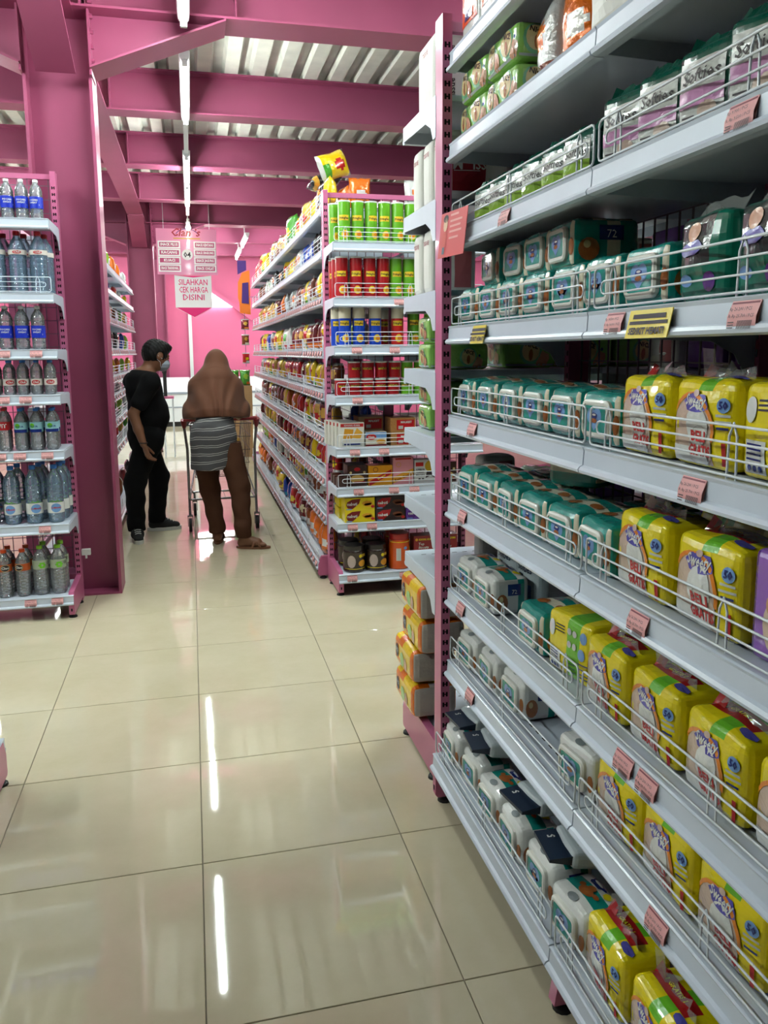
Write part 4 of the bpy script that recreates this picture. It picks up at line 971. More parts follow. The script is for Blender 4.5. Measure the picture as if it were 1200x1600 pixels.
def b_c(P, f, f2, f3): shape(P, f, ([(-.065,.05),(-.065,.01),(.065,.06),(.065,.1)], [(0,1,2,3)]), CRK); shape(P, f2, txt('Rose Cream', 0, .04, .022, .0005, .1, .12, rot=.36), DKR); shape(P, f, arc(-.03, .125, .013, .013, .003, 0, 6.28), CRK); shape(P, f, rect(-.05, .155, .05, .165), RED)
def b_d(P, f, f2, f3):
    shape(P, f, rect(-.065, .11, -.015, .135), RED); shape(P, f, ell(.03, .11, .036, .036), mat('gold_medal', (200,160,40), .35)); shape(P, f, ([(.005,.075),(.055,.075),(.06,.035),(.03,.05),(.0,.035)], [(0,1,2,3,4)]), INK)
    for t, z in (('SUPERIOR', .085), ('CLASSIC', .068), ('BISCUITS', .051)): shape(P, f, txt(t, -.035, z, .014, .0005, 0, .055), INK)
    shape(P, f, ell(-.04, .03, .008, .007), INK); shape(P, f, ell(-.018, .03, .008, .007), INK)
K4, K5, K6, K7 = (box_kit(.12, .13, .13, mat('choc_brown', (62,32,22), .35, coat=.4), b_a), box_kit(.15, .1, .125, mat('amber_box', (240,160,20), .4, coat=.3), b_b),
    box_kit(.13, .08, .17, mat('rose_box', (234,150,160), .4, coat=.3), b_c), box_kit(.145, .09, .15, mat('silver_box', (206,204,204), .35, coat=.3), b_d))
for i, (kk, x, y, lb) in enumerate(((K4, .958, 4.76, 'dark brown cake box with gold print'), (K5, 1.10, 4.73, 'amber biscuit box with red diagonal band'), (K6, 1.245, 4.72, 'tall pink biscuit box with orange band'), (K7, 1.388, 4.72, 'silver biscuit box with gold medal'), (K4, 1.53, 4.75, 'brown cake box right of the silver biscuit box'))):
    kit_place(kk, 'biscuit_box', lb + ' on the sixth end-unit shelf', 'biscuit pack', G5, (x, y, zM(5)), 0)
for i in range(3): kit_place(K4, 'biscuit_box', 'brown cake box stacked in depth at the left post, %s from the front' % ORD[i+1], 'biscuit pack', G5, (.86, 4.71+.09*i, zM(5)), R90, .45)
def b_n(c1, c2):
    def fn(P, f, f2, f3):
        shape(P, f, ([(-.085,.03),(-.075,.012),(-.045,.008),(-.005,.04),(.005,.07),(-.05,.066),(-.08,.05)], [(0,1,2,3,4,5,6)]), c1); shape(P, f2, txt('nabati', -.048, .03, .026, .0006, 0, .075), PWHITE)
        shape(P, f, ell(.045, .04, .032, .014), c2); shape(P, f, ell(.055, .03, .03, .012), c2); shape(P, f2, ell(.08, .018, .012, .008), RED); shape(P, f, rect(-.085, .003, -.05, .009), SKYB)
    return fn
K8 = box_kit(.185, .13, .075, mat('wafer_yellow', (246,218,20), .35, coat=.3), b_n(DKR, CRK)); K9 = box_kit(.185, .13, .075, mat('wafer_dark', (38,20,22), .35, coat=.3), b_n(REDF, mat('choc_print', (110,56,34), .4))); K10 = box_kit(.185, .13, .075, mat('wafer_purple', (96,44,150), .35, coat=.3), b_n(PURPD, PINKL))
for j, (kk, c) in enumerate(((K8, 'yellow'), (K9, 'dark brown'), (K10, 'purple'))):
    for i in range(2):
        kit_place(kk, 'wafer_box', '%s %s wafer box on the seventh end-unit shelf' % (('lower', 'upper')[i], c), 'biscuit pack', 'wafer boxes', (.965+.192*j, 4.725, zM(6)+.0757*i), 0)
for i in range(2): kit_place(K8, 'wafer_box', '%s yellow wafer box turned sideways by the left post' % ('lower', 'upper')[i], 'biscuit pack', 'wafer boxes', (.915, 4.877, zM(6)+.0757*i), R90, .84)
def jar_kit(r, h, body, lidm, band, dark=True):
    m = MB(); m.lathe([(0,0),(r*.93,0),(r,.008),(r,.022),(r,h*.76),(r*.97,h*.8),(r*.9,h*.83)], body, 24)
    L = MB(); L.lathe([(r*.9,h*.82),(r*.93,h*.83),(r*.93,h*.98),(r*.86,h),(0,h)], lidm, 24)
    P = MB(); w = lambda u, v: wrap(r, 0, u, v); w2 = lambda u, v: wrap(r, 0, u, v, .0014)
    if dark:
        shape(P, w, ell(-r*.72, h*.42, r*.4, h*.24, 14), mat('photo_print', (190,170,160), .5)); shape(P, w, ell(r*.35, h*.34, r*.42, h*.13, 12), CRK); shape(P, w, ell(r*.15, h*.62, .012, .011, 10), YEL); shape(P, w, rect(r*.3, h*.58, r*.8, h*.68, 5, 1), mat('gold_medal', (200,160,40), .35))
        shape(P, w, rect(-r*1.4, h*.13, r*1.4, h*.15, 14, 1), YEL)
    else:
        shape(P, w, rect(-r*.8, h*.25, -r*.35, h*.6, 4, 1), GREYW); shape(P, w, blob(r*.8, h*.36, r*.3, h*.26, .3, 12, 3), YEL); shape(P, w, ell(r*.1, h*.6, .012, .01, 10), SKYB)
        shape(P, w, rect(-r*1.5, h*.76, r*1.5, h*.78, 14, 1), YEL)
    return [('jar', m.mesh('biscuit_jar'), 0, None), ('lid', L.mesh('lid'), 0, None), ('printed_markings', P.mesh('printed_markings'), 0, None)]
J1 = jar_kit(.068, .165, mat('jar_brown', (44,26,20), .25, coat=.5), mat('jar_lid_black', (26,20,20), .35, coat=.3), None); J2 = jar_kit(.067, .225, mat('jar_orange', (226,84,16), .25, coat=.5), mat('jar_lid_red', (190,24,24), .3, coat=.4), None, False)
for i, (kk, x, y, lb) in enumerate(((J1, .935, 4.72, 'black lidded brown jar nearest the left front corner'), (J1, .93, 4.87, 'black lidded brown jar behind the left front jar'), (J1, 1.075, 4.72, 'black lidded brown jar second from the left in front'), (J1, 1.08, 4.87, 'black lidded brown jar behind the second front jar'), (J2, 1.225, 4.72, 'orange jar with red lid in front'), (J2, 1.235, 4.87, 'orange jar with red lid behind the other'))):
    kit_place(kk, 'biscuit_jar', lb + ' on the bottom end-unit shelf', 'jar', 'biscuit jars', (x, y, zM(7)), .3)
def b_k(P, f, f2, f3):
    shape(P, f, txt('KHONG GUAN', .01, .17, .018, .0005, 0, .09), YEL); shape(P, f, ell(-.05, .176, .009, .009), CRK); shape(P, f, txt('Top', -.02, .14, .024, .0004, .2), PWHITE); shape(P, f, txt('Biscuits', -.005, .118, .022, .0004, .2), PWHITE)
    for u, z in ((-.035,.04),(.02,.055),(.03,.03)): shape(P, f2, ell(u, z, .03, .026), CRK)
K11 = box_kit(.135, .1, .2, mat('biscuit_red', (150, 24, 34), .4, coat=.3), b_k)
for i in range(2): kit_place(K11, 'biscuit_box', 'tall dark red biscuit box %s the orange jars on the bottom shelf' % ('beside', 'further right of')[i], 'biscuit pack', G5, (1.38+.15*i, 4.73, zM(7)), 0)

# ------------------------------------------------------------------ bottled water (unit faces -Y)
zW = lambda k: WT_LV[k]+.0572
CLR = clear('clear_pet', (234, 240, 246), .18, .05, .46); BLP = clear('blue_pet', (165, 205, 240), .26, .05, .46)
def bottle_kit(r, h, plastic, cap, lab, z0, z1, draw=None, ribs=5):
    m = MB(); neck = r*.34
    pr = [(0,.003),(r*.8,0),(r*.97,.008)]
    n = ribs
    for i in range(n+1):
        z = .02+(h*.62-.02)*i/n; pr += [(r, z), (r*.94, z+.006)]
    pr += [(r, h*.66), (r*.97, h*.72), (r*.8, h*.80), (r*.5, h*.875), (neck, h*.91), (neck, h*.945)]
    m.lathe(pr, plastic, 18)
    C = MB(); C.lathe([(neck*1.1,h*.93),(neck*1.18,h*.935),(neck*1.18,h*.99),(neck*1.05,h),(0,h)], cap, 14)
    L = MB(); L.lathe([(r+.0008,z0),(r+.0012,z0+.001),(r+.0012,z1-.001),(r+.0008,z1)], lab, 20)
    if draw:
        w = lambda u, v: wrap(r, z0, u, v, .002); w2 = lambda u, v: wrap(r, z0, u, v, .0026); draw(L, w, w2, z1-z0)
    return [('bottle', m.mesh('bottle'), 0, None), ('cap', C.mesh('cap'), 0, None), ('label_band', L.mesh('label_band'), 0, None)]
BLU = mat('label_blue', (26, 52, 190), .35, coat=.3); capw = mat('cap_white', (240,240,240), .4); capb = mat('cap_blue', (60,130,220), .4); caporg = mat('cap_orange', (236,84,28), .4); capg = mat('cap_green', (140,205,50), .4); capr = mat('cap_red', (190,30,40), .4)
def l_ion(P, w, w2, h): shape(P, w, txt('POCARI', 0, h*.62, .013, .0003, 0, .045), PWHITE); shape(P, w, txt('SWEAT', 0, h*.4, .012, .0003, 0, .04), PWHITE); shape(P, w, ([(-.03,h*.1),(.03,h*.22),(.03,h*.34),(-.0,h*.24)], [(0,1,2,3)]), PWHITE)
def l_club(P, w, w2, h): shape(P, w, ell(0, h*.5, .022, h*.34, 12), mat('label_red', (190,20,30), .4)); shape(P, w2, txt('Club', 0, h*.35, .016, .0003, .2), PWHITE)
def l_vit(P, w, w2, h): shape(P, w, txt('ViT', 0, h*.3, .03, .0008), PWHITE)
def l_aqua(P, w, w2, h): shape(P, w, rect(-.04, 0, .04, h*.3, 8, 1), NAVY); shape(P, w, ell(-.01, h*.65, .014, h*.25, 10), GREENF); shape(P, w2, txt('AQUA', .0, h*.5, .014, .0004, 0, .04), NAVY)
def l_min(P, w, w2, h): shape(P, w, ell(0, h*.5, .027, h*.42, 16), SKYB); shape(P, w2, txt('Le Minerale', .0, h*.45, .013, .0004, 0, .05), RED); shape(P, w, ([(-.04,h*.98),(-.02,h*1.22),(-.005,h*1.05),(.01,h*1.25),(.04,h*.98)], [(0,1,2,3,4)]), GREENF)
def l_cleo(P, w, w2, h): shape(P, w, ell(0, h*.5, .024, h*.5, 16), INK); shape(P, w2, arc(0, h*.5, .021, h*.44, .002, 0, 6.28, 16), BEIGE); shape(P, w2, txt('Cleo', 0, h*.36, .02, .0005), PWHITE)
def l_leaf(P, w, w2, h):
    for a in range(6): shape(P, w, ell(.012*math.cos(a*1.05), h*.45+.012*math.sin(a*1.05), .009, .006, 8), GREENF)
    shape(P, w2, arc(.032, h*.62, .005, .005, .002, 0, 6.28, 8), INK); shape(P, w2, arc(.044, h*.62, .005, .005, .002, 0, 6.28, 8), INK)
B_ION = bottle_kit(.033, .205, CLR, capw, BLU, .055, .115, l_ion); B_ION2 = bottle_kit(.036, .23, CLR, capw, BLU, .06, .125, l_ion)
B_BIG = bottle_kit(.045, .325, BLP, capr, mat('label_pale', (226,214,206), .4), .2, .225, l_club, 7); B_SM = bottle_kit(.03, .185, CLR, capb, mat('label_pale', (226,214,206), .4), .05, .085, l_club)
B_VIT = bottle_kit(.034, .235, CLR, capr, mat('label_red', (190,20,30), .4), .115, .16, l_vit); B_AQ = bottle_kit(.034, .23, CLR, capb, mat('label_aqua', (150,200,210), .4), .1, .155, l_aqua)
B_MIN = bottle_kit(.044, .325, BLP, capb, PWHITE, .055, .115, l_min, 7); B_CLE = bottle_kit(.04, .27, CLR, caporg, mat('label_amber', (196,84,30), .4), .15, .19, l_cleo, 8); B_LEA = bottle_kit(.042, .28, CLR, capg, clear('leaf_label', (220,235,200), .5), .15, .2, l_leaf, 8)
def bottles(rows, k, name):
    n = 0
    for (kit, lb, x0, dx, cnt, y) in rows:
        for i in range(cnt):
            n += 1
            kit_place(kit, 'water_bottle', '%s, %s from the post, %s water shelf' % (lb, ORD[i+1], SHN[k] if k < 6 else 'bottom'), 'bottle', 'bottles on the water shelves', (x0-dx*i, y, zW(k)), rnd.uniform(-.4,.4))
bottles([(B_ION, 'white-capped blue-label bottle in front', -.765, .072, 8, 4.70), (B_ION, 'white-capped blue-label bottle in second row', -.78, .072, 7, 4.785)], 0, '')
bottles([(B_BIG, 'large bluish bottle in front', -.775, .105, 5, 4.715), (B_BIG, 'large bluish bottle in second row', -.76, .105, 5, 4.825)], 1, '')
bottles([(B_ION2, 'clear blue-label bottle in front', -.80, .082, 6, 4.70), (B_ION2, 'clear blue-label bottle in second row', -.815, .082, 5, 4.79)], 2, '')
bottles([(B_SM, 'small blue-capped bottle in front', -.757, .07, 8, 4.70), (B_SM, 'small blue-capped bottle in second row', -.765, .07, 7, 4.775)], 3, '')
bottles([(B_AQ, 'blue-capped bottle with green and navy label', -.765, .08, 3, 4.70), (B_AQ, 'blue-capped bottle in second row', -.77, .08, 3, 4.785), (B_VIT, 'red-label bottle', -1.01, .082, 4, 4.70), (B_VIT, 'red-label bottle in second row', -1.02, .082, 3, 4.785)], 4, '')
bottles([(B_MIN, 'large blue bottle with white label in front', -.775, .112, 5, 4.71), (B_MIN, 'large blue bottle in second row', -.762, .112, 4, 4.82), (B_MIN, 'large blue bottle in third row', -.758, .112, 2, 4.915)], 5, '')
bottles([(B_LEA, 'green-capped bottle with leaf label', -.785, .094, 2, 4.71), (B_LEA, 'green-capped bottle in second row', -.785, .094, 2, 4.81), (B_CLE, 'orange-capped bottle with black oval', -.97, .096, 4, 4.70), (B_CLE, 'orange-capped bottle in second row', -.97, .096, 4, 4.80)], 6, '')
# small white bracket on the water unit post
m = MB(); m.box(0, 0, 0, .05, .03, .035, WHITE); m.box(.02, .0, -.02, .03, .012, 0, WHITE)
tag(obj('wall_clip', m, None, (-.696, 5.0, .27)), 'small white plastic clip on the water unit post near the floor', 'clip')

# ------------------------------------------------------------------ snack bags along the aisle
zS = lambda k: SN_LV[k]+.0572
hgap = [.3, .2, .225, .265, .21, .225, .21, .19, .235]
order = list(range(len(BAGS)))
for k in range(9):
    y = 5.13 if k < 8 else 5.18; i = 0; r2 = random.Random(100+k); cur = r2.choice(order); run = 0
    while y < 10.75 and i < 25:
        if run <= 0: cur = r2.choice(order); run = r2.randint(1, 4)
        if k in (0,) : cur_mesh = BIG[cur] if r2.random() < .6 else BAGS[cur]
        else: cur_mesh = BAGS[cur]
        if k in (2, 3, 4, 5) and 5.1 < y < 6.3: cur_mesh = BAGS[r2.choice((1, 6, 12, 3, 5, 9))]
        if k == 0 and i < 4: cur_mesh = BIG[(6, 11, 2, 1)[i]]
        base = .26 if cur_mesh in BIG else .2
        sc = min(1.05, (hgap[k]-.012)/base) if k else (.8 if i < 4 else r2.uniform(.9, 1.1))
        sc *= r2.uniform(.9, 1.0)
        xf = (.815 if k < 8 else .758)+.018
        o = kit_place([('bag', cur_mesh[0], 0, None)], 'snack_bag', '%s snack bag, %s from the near post, %s shelf of the long snack gondola' % (CN[cur_mesh[1]], ORD[i+1], SHN[k]), 'bag', 'snack bags on the long gondola',
            (xf+.066*sc+r2.uniform(0,.03), y, zS(k)), -R90+r2.uniform(-.45,.45), sc, tilt=(r2.uniform(-.1,.06), 0))
        run -= 1; i += 1; y += .18+.02*r2.random()+(.0 if y < 7 else .05)+(.02 if k == 0 else 0)
# second row bags near the post, seen behind the front row
for k in range(1, 9):
    for i in range(2):
        r2 = random.Random(k*7+i); kk = BAGS[r2.choice(order)]
        kit_place([('bag', kk[0], 0, None)], 'snack_bag', '%s snack bag behind front row, %s from post, %s shelf of long gondola' % (CN[kk[1]], ORD[i+1], SHN[k]), 'bag', 'snack bags on the long gondola', (1.09+r2.uniform(0,.03), 5.17+.19*i, zS(k)), -R90+r2.uniform(-.3,.3), min(1, (hgap[k]-.012)/.2)*.97)
# heap on top of the gondola near the post
for i, (kk, x, y, z, rx, ry, c) in enumerate(((BIG[1], .84, 5.2, .25, -.5, 1.5, 'bright yellow bag flopped over the top'), (BIG[11], .84, 5.66, .245, -2.2, -.1, 'black bag lying on the top row bags'), (BIG[2], 1.08, 5.62, .0, 0, 0, 'orange bag standing further behind the top row'))):
    kit_place([('bag', kk[0], 0, None)], 'snack_bag', c + ' of the snack gondola', 'bag', 'snack bags on the long gondola', (x, y, zS(0)+z), (.15 if i == 0 else -R90+.1*i), .9, tilt=(rx*.6, ry*.8))
# orange bags along the crest of the end unit
for i in range(3):
    kk = BAGS[(2, 5, 2)[i]]
    kit_place([('bag', kk[0], 0, None)], 'snack_bag', '%s bag peeking over the end unit crossbar, %s from the left' % (CN[kk[1]], ORD[i+1]), 'bag', 'bags behind the crossbar', ((1.08, 1.44, 1.59)[i], 5.10, 2.3735), 0, .95)
# left snack gondola behind the column (faces +X)
for k in range(9):
    r2 = random.Random(50+k); y = 6.35; i = 0
    gapk = ([.3]+[LS_LV[j-1]-LS_LV[j]-.062 for j in range(1, 9)])[k]
    while y < 9.7:
        kk = BAGS[r2.choice(order)]; sc = min(1.0, (gapk-.01)/.2)*r2.uniform(.88, 1)
        kit_place([('bag', kk[0], 0, None)], 'snack_bag', '%s snack bag, %s past the column, %s shelf of the left snack shelving' % (CN[kk[1]], ORD[i+1], SHN[k]), 'bag', 'snack bags left of the aisle', ((-.62 if k < 8 else -.61)-.085-r2.uniform(0,.02), y, LS_LV[k]+.0572), R90+r2.uniform(-.3,.3), sc)
        y += .62+.04*r2.random(); i += 1
# ------------------------------------------------------------------ hanging aisle sign, price-check sign
def panel(name, poly, y, t, m0, draw, label, cat, parts=()):
    m = MB(); m.prism(poly, 'y', y, y+t, m0); o = obj(name, m); tag(o, label, cat)
    draw(o); return o
SIGNP = mat('sign_pink', (232, 140, 178), .3, coat=.3); SIGND = mat('sign_magenta', (190, 60, 110), .4); SIGNW = mat('sign_white', (246, 240, 240), .4); HOT = mat('hot_pink', (236, 30, 120), .35); SCARL = mat('script_red', (170, 20, 40), .4)
def at_y(y): return lambda u, v: (u, y, v)
def aisle(o):
    y = 11.9
    def p(name, vf, m, dy, lb=None):
        q = MB(); shape(q, at_y(y-dy), vf, m); obj(name, q, o, label=lb)
    p('logo', txt('Clan', -.07, 3.115, .15, .003, .25), SCARL, .003); p('logo', txt('\u2019s', .15, 3.115, .15, .003, .25), SCARL, .003)
    p('logo_line', arc(.02, 3.08, .17, .13, .008, .5, math.pi-.5, 14), NAVY, .003); p('logo_strip', rect(-.17, 3.075, .2, 3.09), mat('sign_gold', (210,160,40), .4), .003)
    L = ('SNACK PILUS', 'KACANG', 'KUACI', 'SNACK TRADISIONAL'); Rr = ('SNACK KENTANG', 'SNACK SINGKONG', 'SNACK JAGUNG', 'SNACK COKLAT')
    for col, (x0, names) in enumerate(((-.385, L), (.105, Rr))):
        for i, t in enumerate(names):
            z = 2.945-.108*i
            q = MB(); q.prism([(x0, z), (x0+.305, z), (x0+.305, z+.1), (x0, z+.1)], 'y', y-.006, y, SIGNW); c = obj('name_plate', q, o)
            q = MB(); shape(q, at_y(y-.0075), rect(x0+.02, z+.018, x0+.285, z+.082), SIGND); shape(q, at_y(y-.009), txt(t, x0+.152, z+.034, .052, .002, 0, .24), SIGNW); obj('lettering', q, c)
    q = MB(); q.prism([(.012+.075*math.cos(a*math.pi/12), 2.86+.075*math.sin(a*math.pi/12)) for a in range(24)], 'y', y-.006, y, SIGNW); c = obj('number_disc', q, o)
    q = MB(); shape(q, at_y(y-.008), txt('04', .012, 2.825, .1, .002), INK); obj('number', q, c)
    for x in (-.3, .33):
        q = MB(); q.tube([(x, y+.006, 3.2), (x, y+.006, 3.69)], .004, WIRE, 6); obj('hanging_rod', q, o)
panel('aisle_sign', [(-.405, 2.585), (.428, 2.585), (.428, 3.215), (-.405, 3.215)], 11.9, .012, SIGNP, aisle, 'pink hanging aisle sign with number 04 and snack name plates', 'sign')
def check(o):
    y = 11.885
    q = MB(); q.prism([(-.175, 2.572), (.33, 2.572), (.078, 2.545)], 'y', y-.006, y-.001, HOT); obj('top_wedge', q, o)
    q = MB(); q.prism([(-.17, 2.125), (.325, 2.125), (.078, 1.99)], 'y', y-.006, y-.001, HOT); obj('arrow_point', q, o, label='hot pink arrow point')
    for t, z in (('SILAHKAN', 2.44), ('CEK HARGA', 2.335), ('DISINI', 2.23)):
        q = MB(); shape(q, at_y(y-.008), txt(t, .078, z, .115, .001, 0, .4), HOT); obj('lettering', q, o)
panel('price_sign', [(-.178, 2.13), (-.178, 2.575), (.333, 2.575), (.333, 2.13), (.325, 2.12), (.078, 1.985), (-.17, 2.12)], 11.885, .008, SIGNW, check, 'white and pink arrow sign asking to check prices, under the aisle sign', 'sign')
# bare bulb in front of the sign
q = MB(); q.lathe([(0, -.11), (.022, -.1), (.034, -.075), (.03, -.05), (.016, -.03), (.014, 0)], mat('lit_bulb', (255, 244, 225), .4, emit=25), 14)
b_ = obj('bulb', q, None, (.04, 11.56, 3.25)); tag(b_, 'small bare lit bulb hanging in front of the aisle sign', 'light')
q = MB(); q.lathe([(.014, 0), (.018, .01), (.018, .05), (.004, .06), (.004, .46)], WHITE, 12); obj('lamp_holder', q, b_)
# price checker stand under the sign
q = MB(); q.box(-.42, 11.72, .84, -.26, 12.0, .87, PINKR); st = obj('price_stand', q); tag(st, 'pink price-check stand with a black scanner below the sign', 'stand')
for dx, dy in ((-.41, 11.73), (-.28, 11.73), (-.41, 11.98), (-.28, 11.98)):
    q = MB(); q.tube([(dx, dy, 0), (dx, dy, .84)], .009, WIRE, 8); obj('leg', q, st)
q = MB(); q.box(-.40, 11.84, .87, -.352, 11.9, 1.32, BLACK); q.box(-.41, 11.82, 1.2, -.345, 11.84, 1.33, BLACK); obj('scanner', q, st)
# freezers along the back wall
FW = mat('freezer_white', (244, 244, 246), .3, coat=.3); FG = mat('freezer_grey', (150, 158, 172), .35)
for i, x0 in enumerate((-1.74, -.03, 1.68)):
    W_ = 1.7; q = MB(); q.prism([(16.66, .1), (16.66, .70), (17.18, .98), (17.18, .1)], 'x', x0, x0+W_, FW)
    fz = obj('chest_freezer', q); tag(fz, 'white chest freezer at the back wall, %s from the left' % ORD[i+1], 'freezer', 'white freezers')
    q = MB(); q.box(x0, 16.645, .66, x0+W_, 16.66, .70, FG); obj('rim', q, fz)
    q = MB(); q.box(x0, 16.65, .385, x0+W_, 16.66, .405, FG); obj('trim_strip', q, fz)
    q = MB(); q.box(x0+.02, 16.7, 0, x0+W_-.02, 17.2, .1, BLACK); obj('plinth', q, fz)
    for k in range(2):
        q = MB(); a = x0+.03+k*W_/2; q.prism([(16.68, .712), (17.16, .973), (17.16, .985), (16.68, .724)], 'x', a, a+W_/2-.06, FW); obj('sliding_lid', q, fz)
# orange and purple cut-out board at the far end of the snack gondola
OB = mat('board_orange', (240, 120, 36), .4); PB = mat('board_purple', (66, 30, 110), .4)
q = MB(); q.prism([(.66, 2.0), (.80, 1.98), (.80, 2.56), (.70, 2.52), (.645, 2.40), (.64, 2.2), (.655, 2.14)], 'y', 10.856, 10.871, OB)
bo = obj('cutout_board', q); tag(bo, 'orange and purple cut-out board at the far end of the snack gondola', 'sign')
q = MB(); q.prism([(.685, 2.13), (.78, 2.12), (.78, 2.40), (.70, 2.39)], 'y', 10.85, 10.856, PB); obj('purple_panel', q, bo)
q = MB(); q.prism([(.645, 2.5), (.76, 2.56), (.76, 2.68), (.645, 2.68)], 'y', 10.872, 10.881, PB); obj('purple_top', q, bo)
q = MB(); q.box(.79, 10.8385, 2.2, 1.26, 10.8555, 2.22, PINKR); obj('arm', q, bo)
# strips of small packets hanging at the far corner
for i, z in enumerate((1.78, 1.58, 1.34)):
    kk = BAGS[(9, 3, 0)[i]]
    kit_place([('bag', kk[0], 0, None)], 'small_packet', '%s small packet hanging on a strip at the far gondola corner' % CN[kk[1]], 'bag', 'packets on a hanging strip', (.715, 10.80, z), .2*i, .7)
q = MB(); q.box(.712, 10.838, 1.3, .72, 10.842, 2.0, DARKW); tag(obj('hanging_strip', q), 'narrow display strip hanging at the far corner of the snack gondola', 'strip')
# carton stack with green packs beyond the gondola
CT = mat('carton_brown', (176, 136, 92), .75, var=.06)
for i in range(3):
    q = MB(); q.box(-.16, -.15, 0, .16, .15, .338, CT); o = obj('carton', q, None, (.66, 11.6, .339*i), .03*i); tag(o, 'brown carton beyond the snack gondola, %s up' % ORD[i+1], 'box', 'stacked cartons')
    q = MB(); q.box(-.025, -.1512, .0, .025, -.15, .338, mat('carton_tape', (200,170,120), .3)); obj('tape', q, o)
GP = bag_design('green', 'lime', 'orange', 77, .15, .22, .11)
for i in range(2): kit_place([('bag', GP, 0, None)], 'snack_bag', 'green and orange bag on top of the brown cartons, %s' % ('left one', 'right one')[i], 'bag', 'green bags on cartons', (.585+.155*i, 11.55, 1.018), .1, 1.0)

